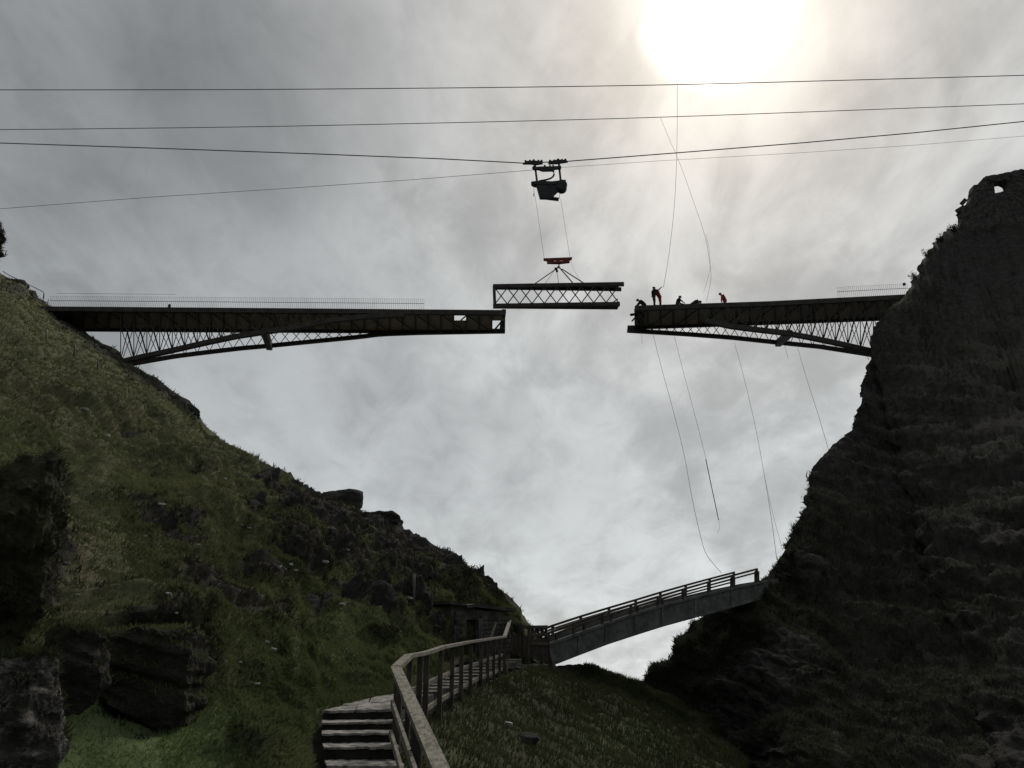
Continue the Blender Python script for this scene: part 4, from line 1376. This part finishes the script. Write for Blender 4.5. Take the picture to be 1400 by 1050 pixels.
# ------------------------------------------------------------------ old footbridge
FA, FB = P(748, 881, 28.0), P(1046, 795, 34.0)
axis2 = (FB - FA); axis2.z = 0; axis2.normalize()
back2 = Vector((-axis2.y, axis2.x, 0))
fb = thing('footbridge', 'low dark arched footbridge with railings sloping up to the right cliff', 'bridge', FA)
gtop = interp([(740, 884), (748, 881), (800, 862), (860, 841), (905, 827), (950, 815.5), (1000, 803.5), (1040, 795), (1060, 791)])
gbot = interp([(740, 914), (757, 909), (785, 898), (830, 881), (870, 868), (905, 857), (960, 842), (1035, 821), (1060, 814)])
rtop = interp([(740, 870), (748, 867), (787, 852), (826, 839), (865, 827), (902, 816), (936, 805.5), (971, 795.5), (1004, 786.5), (1038, 777.5)])
W2 = 1.25
FW = lambda x, y: on_wall(x, y, FA, FB)
for (dep, nm) in ((0.0, 'near'), (W2, 'far')):
    for a, b in ((749, 791), (791, 828), (828, 868), (868, 905), (905, 950), (950, 1000), (1000, 1064)):
        n = 5
        xs_ = np.linspace(a + .3, b - .3, n)
        top = [FW(x, gtop(x)) for x in xs_]
        bot = [FW(x, gbot(x)) for x in xs_]
        if a == 749:
            bot[0] = FW(756, 910)
            bot[0].z += 0
        poly = top + bot[::-1]
        poly = [p + back2 * dep for p in poly]
        prism('girder_panel', poly, .22, M['concrete'], fb, back2)
for x in (791, 828, 868, 905, 950, 1000):
    bar('stiffener', FW(x, gbot(x) - 1.5) - back2 * .02, FW(x, gtop(x) + 1) - back2 * .02, .10, .05, M['concrete'], fb, back2)
sweep('edge_strip', [FW(x, gtop(x) + 1.2) - back2 * .03 for x in np.linspace(749, 1048, 30)], .07, .09, M['concrete'], fb)
sweep('edge_strip', [FW(x, gbot(x) - 1.6) - back2 * .025 for x in np.linspace(760, 1046, 30)], .06, .08, M['concrete'], fb)
nseg = 30
xs_ = np.linspace(760, 1048, nseg + 1)
for i in range(nseg):
    a, b = xs_[i] + .15, xs_[i + 1] - .15
    da = Vector((0, 0, .12))
    q = [FW(a, gbot(a)) + da + back2 * .225, FW(b, gbot(b)) + da + back2 * .225, FW(b, gbot(b)) + da + back2 * (W2 - .005), FW(a, gbot(a)) + da + back2 * (W2 - .005)]
    prism('deck_board', q, .08, M['concrete'], fb)
for dep in (.1, W2 + .1):
    off = back2 * dep
    for x in (752, 787, 826, 865, 902, 936, 971, 1004, 1037):
        bar('post', FW(x, gtop(x) + 3) + off, FW(x, rtop(x)) + off, .09, .09, M['darkwood'], fb)
    for y_ in (0.0, 4.6) if dep < .5 else (0.0, 4.6, 9.0, 13.0):
        pts = [FW(x, rtop(x) + y_) + off for x in np.linspace(748, 1038, 30)]
        sweep('rail', pts, .07, .06 if y_ else .075, M['darkwood'], fb)
    for x in (763, 801, 838, 874, 908):
        if dep < .5:
            bar('short_post', FW(x, gtop(x) + 2) + off, FW(x, rtop(x) + 4.6) + off, .10, .08, M['darkwood'], fb)
for x in (1003, 1036):
    bar('end_post', FW(x, gtop(x) + 3) + back2 * .05, FW(x, rtop(x) + 3) + back2 * .05, .2, .12, M['darkwood'], fb)

# ------------------------------------------------------------------ boarded fence and gate at the near end of the footbridge
GA, GB = P(697, 848, 25.6), P(748, 857, 28.0)
GW = lambda x, y: on_wall(x, y, GA, GB)
bfz = thing('board_fence', 'dark upright board fence at the near end of the footbridge', 'fence', GW(700, 890))
ft = interp([(697, 847), (722, 858)])
fbm_ = interp([(697, 889), (748, 905)])
nb_ = 8
xs_ = np.linspace(697.5, 722, nb_ + 1)
for i in range(nb_):
    x = (xs_[i] + xs_[i + 1]) / 2
    t0_ = 866 + .15 * (x - 697) + random.uniform(-.6, .6)
    bar('board', GW(x, fbm_(x) + 3), GW(x, t0_), .062 + random.uniform(-.004, .003), .025, M['darkwood'], bfz, Vector((0, 1, 0)))
for x in (698, 709.5, 714, 721.5):
    bar('post', GW(x, fbm_(x) + 4) - back2 * .05, GW(x, ft(x)) - back2 * .05, .075, .075, M['darkwood'], bfz, Vector((0, 1, 0)))
for dy in (0, 16, 34):
    sweep('rail', [GW(697, 848 + dy) + back2 * .06, GW(722, 858 + dy * .93) + back2 * .06], .05, .085, M['darkwood'], bfz)
gt = thing('gate', 'dark braced wooden gate between the board fence and the footbridge', 'gate', GW(735, 900))
for x in (723.5, 728, 746.5):
    bar('gate_post', GW(x, fbm_(x) + 3), GW(x, 856.5), .09, .09, M['darkwood'], gt, Vector((0, 1, 0)))
for (a, b) in (((723, 857.5), (747, 857)), ((723, 868.5), (747, 868)), ((723, 880), (747, 880.5))):
    bar('rail', GW(*a) - back2 * .04, GW(*b) - back2 * .04, .06, .10, M['darkwood'], gt)
for (a, b) in (((728, 868), (738, 858)), ((733, 858), (746, 880)), ((740, 858), (746, 868)), ((729, 880), (744, 862))):
    bar('brace', GW(*a) + back2 * .05, GW(*b) + back2 * .05, .05, .09, M['darkwood'], gt)
xs_ = np.linspace(723.5, 749, 9)
for i in range(8):
    x = (xs_[i] + xs_[i + 1]) / 2
    bar('board', GW(x, fbm_(x) + 2), GW(x, 876 + random.uniform(-2, 1)), .064, .025, M['darkwood'], gt, Vector((0, 1, 0)))

# ------------------------------------------------------------------ small dark stone hut with a doorway
HA, HB = P(616, 880, 24.0), P(700, 880, 25.4)
HW = lambda x, y: on_wall(x, y, HA, HB)
hb2 = Vector((-(HB - HA).y, (HB - HA).x, 0)).normalized()
hut = thing('stone_hut', 'low dark stone hut with a doorway behind the upper fence', 'hut', HW(655, 895))
def hpoly(pts, nm, mat, th, off=0.0):
    return prism(nm, [HW(x, y) + hb2 * off for x, y in pts], th, mat, hut, hb2)
hpoly([(617, 900), (617, 827), (627, 823), (638, 826), (638, 900)], 'wall', M['wallstone'], 1.6)
hpoly([(651, 900), (651, 833), (664, 835), (683, 833), (697, 840), (697, 900)], 'wall', M['wallstone'], 1.6)
hpoly([(638.3, 847), (638.3, 826), (650.7, 832), (650.7, 847)], 'lintel', M['wallstone'], .8, .02)
hpoly([(638.5, 900), (638.5, 847.5), (650.5, 847.5), (650.5, 900)], 'door', M['darkwood'], .06, .35)
for i, x in enumerate(np.linspace(613, 691, 8)):
    y0, y1 = 822 + .12 * (x - 613) + (3 if 625 < x < 640 else 0), 822 + .12 * (x + 11 - 613)
    q = [HW(x, y0) - hb2 * .12, HW(x + 11, y1) - hb2 * .12, HW(x + 11, y1 - 5) + hb2 * 1.5, HW(x, y0 - 5) + hb2 * 1.5]
    prism('roof_slab', q, .09, M['wallstone'], hut)
r2 = random.Random(5)
for row in range(9):
    x = 618 + r2.uniform(0, 4)
    while x < 695:
        w = r2.uniform(6, 12)
        y = 889 - row * 6.2
        if not (634 < x + w and x < 652) and y > 838 + (.05 * (x - 617)):
            a = HW(x, y); b = HW(min(x + w - .6, 696.5), y)
            bar('stone', a - hb2 * .02, b - hb2 * .02, .10 + r2.uniform(-.02, .03), mpp(24.5) * r2.uniform(4.6, 5.6), M['wallstone'], hut)
        x += w
bar('pale_jamb', HW(656, 895) - hb2 * .07, HW(655, 846) - hb2 * .07, .13, .08, M['concrete'], hut, Vector((0, 1, 0)))
hr = thing('handrail', 'short pale slanting handrail in front of the stone hut', 'handrail', HW(660, 885) - hb2 * .5)
bar('rail', HW(655, 877) - hb2 * .5, HW(664.5, 853) - hb2 * .5, .05, .05, M['wood'], hr)
bar('post', HW(664, 885) - hb2 * .5, HW(664, 854) - hb2 * .5, .05, .05, M['darkwood'], hr, Vector((0, 1, 0)))

# ------------------------------------------------------------------ main wooden fence beside the steps
fn = thing('wooden_fence', 'weathered wooden post and rail fence bending beside the stone steps', 'fence', P(540, 1010, 9.5))
rail_pts = [(700, 1290, 3.6), (606, 1062, 5.6), (539.5, 914, 9.5)]
top1 = [P(*q) for q in [(640, 1138, 4.6), (604, 1058, 5.65), (541, 914, 9.5)]]
low_up = P(541, 908, 9.5)
sweep('top_rail', [top1[0], top1[1], top1[2]], .115, .05, M['wood'], fn)
seq = [(542, 913, 9.52), (559, 897, 10.7), (576, 894, 11.6), (588, 891, 12.3), (605, 885, 13.5), (640, 878, 16.6), (690, 870.5, 22.0)]
sweep('top_rail', [P(*seq[0]), P(*seq[1])], .11, .05, M['wood'], fn)
sweep('top_rail', [P(*q) for q in seq[1:4]], .095, .045, M['wood'], fn)
sweep('top_rail', [P(*q) for q in seq[3:]], .095, .045, M['wood'], fn)
sweep('top_rail', [P(690, 870.5, 22.0), P(697, 849, 25.4)], .095, .05, M['wood'], fn)
yx = interp([(559, 897), (576, 894), (588, 891), (605, 885), (640, 878), (690, 870.5)])
Yx = interp([(559, 10.7), (576, 11.6), (588, 12.3), (605, 13.5), (640, 16.6), (690, 22.0)])
def fpt(x, drop):
    p = P(x, yx(x), Yx(x))
    return p - Vector((0, 0, drop))
for x in (561, 575, 584, 603, 619, 631.5, 644, 658, 667, 675, 683, 690):
    dp = 1.12
    wv = .075 if x > 565 else .06
    bar('post', fpt(x, dp + .25), fpt(x, .03), wv, .075, M['darkwood'], fn, Vector((0, 1, 0)))
xs_ = [560, 575, 603, 631.5, 658, 690]
for i in range(len(xs_) - 1):
    for dr_, th in ((.46, .07), (.80, .08)):
        a, b = xs_[i] + .6, xs_[i + 1] - .6
        mid = Vector((-.05, .02, 0))
        bar('lower_rail', fpt(a, dr_) + mid, fpt(b, dr_ + random.uniform(-.02, .02)) + mid, .045, th, M['wood'], fn)
# lower rails and posts of the near stretch, running down beside the steps
def near(t, drop, side=0.0):
    p = top1[2].lerp(top1[0], t)
    d = (top1[0] - top1[2]).normalized()
    s = Vector((d.y, -d.x, 0)).normalized()
    return p - Vector((0, 0, drop)) + s * side
for t in (.0, .42, .86):
    bar('post', near(t, 1.25, -.04), near(t, .035, -.04), .09, .09, M['darkwood'], fn, Vector((0, 1, 0)))
for dr_ in (.36, .66):
    for a, b in ((.0, .42), (.424, .86), (.864, 1.0)):
        bar('lower_rail', near(a, dr_, .02), near(b, dr_ + random.uniform(-.01, .015), .02), .04, .07, M['wood'], fn)
bar('corner_brace', P(545, 962, 9.6), P(550, 946, 9.75), .05, .06, M['wood'], fn)

# ------------------------------------------------------------------ stone steps (part of the path)
st = bpy.data.objects.new('steps', None)
COL.objects.link(st)
st.location = V3(-1.7, 9, -.8)
tag(st, 'rough dark steps with pale worn treads climbing beside the fence', kind='structure')


def ragged_slab(name, pl_, pr_, dpl, dpr, thick, mat, seed, n=16, amp=.035, par=None):
    """tread: front edge pl_->pr_, back edge dpl->dpr, with an uneven front and top"""
    r = random.Random(seed)
    rows = []
    m = 6
    for i in range(n + 1):
        t = i / n
        a = pl_.lerp(pr_, t); b = dpl.lerp(dpr, t)
        j = r.uniform(-amp, amp)
        row = []
        for k in range(m + 1):
            p = a.lerp(b, k / m)
            if k == 0: p = p + (b - a).normalized() * j
            p = p + Vector((0, 0, r.uniform(-.006, .006) + (-.006 if k == 0 else 0)))
            row.append(p)
        rows.append(row)
    V = [p for row in rows for p in row]
    w = m + 1
    Fc = [(i * w + k, (i + 1) * w + k, (i + 1) * w + k + 1, i * w + k + 1) for i in range(n) for k in range(m)]
    nb = len(V)
    V += [p - Vector((0, 0, thick)) for row in rows for p in row]
    Fc += [(nb + i * w + k, nb + i * w + k + 1, nb + (i + 1) * w + k + 1, nb + (i + 1) * w + k) for i in range(n) for k in range(m)]
    for i in range(n):
        Fc.append((i * w, nb + i * w, nb + (i + 1) * w, (i + 1) * w))
        Fc.append((i * w + m, (i + 1) * w + m, nb + (i + 1) * w + m, nb + i * w + m))
    for k in range(m):
        Fc.append((k, k + 1, nb + k + 1, nb + k))
        Fc.append((n * w + k, nb + n * w + k, nb + n * w + k + 1, n * w + k + 1))
    return link(name, mesh(name, V, Fc), mat, par)


edges = [(441, 541, 971, 968, 11.0), (440, 541, 987, 986, 10.4), (440, 537, 1002, 1001, 9.8), (443, 546, 1021, 1020, 9.2), (447, 553, 1046, 1046, 8.6), (447, 562, 1078, 1078, 8.0), (447, 572, 1116, 1116, 7.4), (445, 585, 1164, 1164, 6.8)]
prev = None
for i, (xl, xr, yl, yr, Yd) in enumerate(edges):
    A, B = P(xl, yl, Yd), P(xr, yr, Yd - .05)
    if i == 0:
        C, Dp = P(446, 966.5, 12.2), P(541, 949, 12.6)
    else:
        pa, pb = P(edges[i - 1][0], edges[i - 1][2], edges[i - 1][4]), P(edges[i - 1][1], edges[i - 1][3], edges[i - 1][4] - .05)
        C = Vector((pa.x, pa.y + .05, A.z)); Dp = Vector((pb.x, pb.y + .05, B.z))
    if i > 0:
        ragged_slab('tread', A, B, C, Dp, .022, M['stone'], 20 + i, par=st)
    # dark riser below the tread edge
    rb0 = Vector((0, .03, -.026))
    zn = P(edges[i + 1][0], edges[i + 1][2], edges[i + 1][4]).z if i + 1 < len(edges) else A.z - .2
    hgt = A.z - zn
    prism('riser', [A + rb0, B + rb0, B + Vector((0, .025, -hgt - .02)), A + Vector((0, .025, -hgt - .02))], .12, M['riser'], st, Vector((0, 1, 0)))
# the landing is laid with a few broad slates
sl_ = [((441, 971, 11.0), (486, 970, 11.0), (489, 961, 11.9), (455, 968, 11.6)), ((487, 970, 11.0), (541, 968, 10.95), (541, 959, 11.7), (490, 961.5, 11.8)),
       ((468, 963.5, 12.0), (503, 960.5, 11.95), (506, 953.5, 13.0), (480, 958, 12.9)), ((505, 959.8, 11.9), (541, 957.5, 11.8), (541, 948.5, 13.1), (508, 953, 13.0))]
for i, q in enumerate(sl_):
    a, b, c, d = [P(*k) for k in q]
    ragged_slab('slate', a, b, d, c, .03, M['stone'], 60 + i, n=8, amp=.03, par=st)
for i in range(9):
    x = 612 + i * 8.2
    Y = 14.8 + i * .95
# path steps further up, seen between the fence posts
for i in range(12):
    f = (i + .5) / 12
    Y = 13.2 + f * 11.5
    zl = float(np.interp(Y, [p[1] for p in pl], [p[2] for p in pl])); zr = float(np.interp(Y, [p[1] for p in pr], [p[2] for p in pr]))
    xl = float(np.interp(Y, [p[1] for p in pl], [p[0] for p in pl])); xr = float(np.interp(Y, [p[1] for p in pr], [p[0] for p in pr]))
    z = max(zl, zr) + .10
    ragged_slab('tread', V3(xl + .1, Y, z), V3(xr - .02, Y - .05, z), V3(xl + .1, Y + .75, z + .02), V3(xr - .02, Y + .7, z + .02), .16, M['pathstone'], 90 + i, n=8, amp=.04, par=st)

# ------------------------------------------------------------------ top-left path edge: pipe railing and stone pier
pr_ = thing('pipe_railing', 'thin metal pipe railing coming down to the left bridge end', 'railing', P(55, 419, 62.5))
Yr = 62.5
tube('rail', [P(4, 371, Yr), P(10, 375, Yr), P(41, 390, Yr), P(58.5, 398.8, Yr), P(60.3, 401, Yr), P(60, 408, Yr)], .035, M['cable'], pr_)
tube('rail', [P(20, 392, Yr), P(47, 406, Yr), P(66, 414.5, Yr)], .035, M['cable'], pr_)
tube('rail', [P(40, 410, Yr), P(56, 419, Yr)], .03, M['cable'], pr_)
for a, b in (((60, 401), (57.5, 420)), ((66.2, 409), (64.5, 421)), ((36, 388), (34.5, 400))):
    tube('post', [P(*a, Yr), P(*b, Yr)], .035, M['cable'], pr_)
rock_at('stone_pier', 'squat dark stone pier beside the pipe railing', 39, 406, 62.8, 18, 24, 83, M['wallstone'], planes=4, rough=.04, strat=.05, cat='pier')
rock_at('rock', 'dark rock on the left skyline uphill of the stone pier', 14, 392, 62.8, 40, 26, 84, M['rock'], rough=.1)
for (x, y0, y1, l) in ((64, 452, 465, 'pale thin stake standing in the grass below the left bridge end'), (102, 472, 486, 'grey stake left of the bridge foot, halfway down to it'), (134, 494, 506, 'grey stake just left of the bridge foot'),
                       (566, 785, 814, 'tall grey stake on the slope below the skyline crags'), (596, 804, 816, 'short grey stake on the slope just left of the hut roof')):
    h = hit(hill_bvh, x, y1)
    if h is None: continue
    top = P(x, y0, h.y)
    tag(tube('stake', [h - Vector((0, 0, .25)), h.lerp(top, .5) , top], .05 if y1 < 600 else .045, M['wood' if x == 64 else 'concrete'], None, 6), l, 'stake')

# ------------------------------------------------------------------ castle wall on top of the right cliff
YW = 68.5
wl = thing('ruined_wall', 'broken castle wall with a window hole on top of the right cliff', 'ruin', P(1360, 290, YW))
outer = [(1308, 322), (1316, 300), (1315.5, 290), (1312.5, 287.5), (1320, 280), (1327, 273), (1330, 262), (1331, 253), (1338, 252.5), (1344, 243), (1348, 240.5), (1366, 238), (1379, 234.5), (1392, 232), (1400, 231), (1430, 230), (1470, 238), (1500, 262), (1520, 322)]
hole = [(1359, 250.5), (1366, 248.3), (1371.5, 247.5), (1377, 250), (1379, 254.5), (1376, 259.5), (1368, 262.5), (1360.5, 264)]
# ring of quads between hole and outline: connect by angle
def ring_wall():
    c = np.array([1369, 256.0])
    def dens(poly, n):
        pts = []
        for i in range(len(poly)):
            a, b = np.array(poly[i], float), np.array(poly[(i + 1) % len(poly)], float)
            for k in range(n):
                pts.append(a + (b - a) * k / n)
        return np.array(pts)
    o = dens(outer, 6); h_ = dens(hole, 16)
    o += np.random.default_rng(2).normal(size=o.shape) * .55
    ao = np.arctan2(o[:, 1] - c[1], o[:, 0] - c[0]); ah = np.arctan2(h_[:, 1] - c[1], h_[:, 0] - c[0])
    N = 220
    th = np.linspace(-math.pi, math.pi, N, endpoint=False)
    def radial(a, p):
        r = np.hypot(p[:, 0] - c[0], p[:, 1] - c[1])
        i = np.argsort(a)
        return np.interp(th, np.concatenate([a[i] - 2 * math.pi, a[i], a[i] + 2 * math.pi]), np.concatenate([r[i]] * 3))
    ro, rh = radial(ao, o), radial(ah, h_)
    V, Fc = [], []
    K = 7
    for dpt in (0, 1):
        for k in range(K):
            for i in range(N):
                r = rh[i] + (ro[i] - rh[i]) * (k / (K - 1)) ** 1.3
                x, y = c[0] + math.cos(th[i]) * r, c[1] + math.sin(th[i]) * r
                p = P(x, y, YW)
                if dpt: p = p + Vector((0, .9, 0))
                nz = .0 if k in (0, K - 1) else 1.0
                q = p + Vector((0, (-1 if not dpt else 1) * (.12 + .25 * mnoise.noise(p * .9) + .12 * mnoise.noise(p * 3)) * nz, 0))
                V.append(q)
    S = K * N
    for k in range(K - 1):
        for i in range(N):
            j = (i + 1) % N
            Fc.append((k * N + i, (k + 1) * N + i, (k + 1) * N + j, k * N + j))
            Fc.append((S + k * N + i, S + k * N + j, S + (k + 1) * N + j, S + (k + 1) * N + i))
    for i in range(N):
        j = (i + 1) % N
        Fc.append((i, j, S + j, S + i))
        e = (K - 1) * N
        Fc.append((e + i, S + e + i, S + e + j, e + j))
    return V, Fc
V, Fc = ring_wall()
link('masonry', mesh('masonry', V, Fc), M['wallstone'], wl)
for a, b, w in (((1318, 283), (1308, 289), .28), ((1320, 273), (1314.5, 279), .25), ((1318, 288), (1314, 299), .22)):
    bar('jutting_stone', P(*a, YW + .3), P(*b, YW + .3), w, .4, M['wallstone'], wl)
bar('timber_prop', P(1317.5, 299, YW), P(1309.5, 313, YW), .10, .10, M['darkwood'], wl, Vector((0, 1, 0)))

# shrubs on the skyline of the right cliff
def shrub(label, px_, py_, Y, w, seed):
    r = np.random.default_rng(seed)
    c = P(px_, py_, Y)
    s = mpp(Y, px_, py_) * w
    root = thing('shrub', label, 'shrub', c, 'shrubs along the right cliff edge')
    V, Fc = [], []
    tips = []
    for k in range(9):
        d = Vector((r.normal() * .6, r.normal() * .6, 1.0)).normalized()
        tip = c + d * s * r.uniform(.6, 1.0)
        tube_geo([c - Vector((0, 0, .25)), c.lerp(tip, .5) + Vector((r.normal(), r.normal(), 0)) * .05 * s, tip], [.035, .02, .008], 4, V, Fc)
        tips.append(tip)
    link('stem', mesh('stem', V, Fc), M['darkwood'], root)
    V, Fc = [], []
    for k in range(420):
        t = tips[r.integers(len(tips))]
        p = c.lerp(t, r.uniform(.35, 1.1)) + Vector(tuple(r.normal(size=3) * s * .13))
        a = Vector(tuple(r.normal(size=3))).normalized() * s * .07
        b = Vector(tuple(r.normal(size=3))).normalized() * s * .045
        i = len(V)
        V += [p - a, p + b, p + a, p - b]
        Fc.append((i, i + 1, i + 2, i + 3))
    o = link('foliage', mesh('foliage', V, Fc), M['heather'], root)
    o['kind'] = 'stuff'
    return root
shrub('dark shrub just below the ruined wall on the right skyline', 1304, 318, 68.5, 14, 1)
shrub('dark shrub on the right skyline halfway from the wall to the bridge', 1285, 333, 67.0, 13, 2)
shrub('dark shrub on the steep right skyline nearer the bridge', 1268, 352, 65.3, 12, 3)
shrub('small dark shrub on the right skyline just above the bridge end', 1252, 384, 62.8, 12, 4)
print('objects', len(bpy.data.objects))
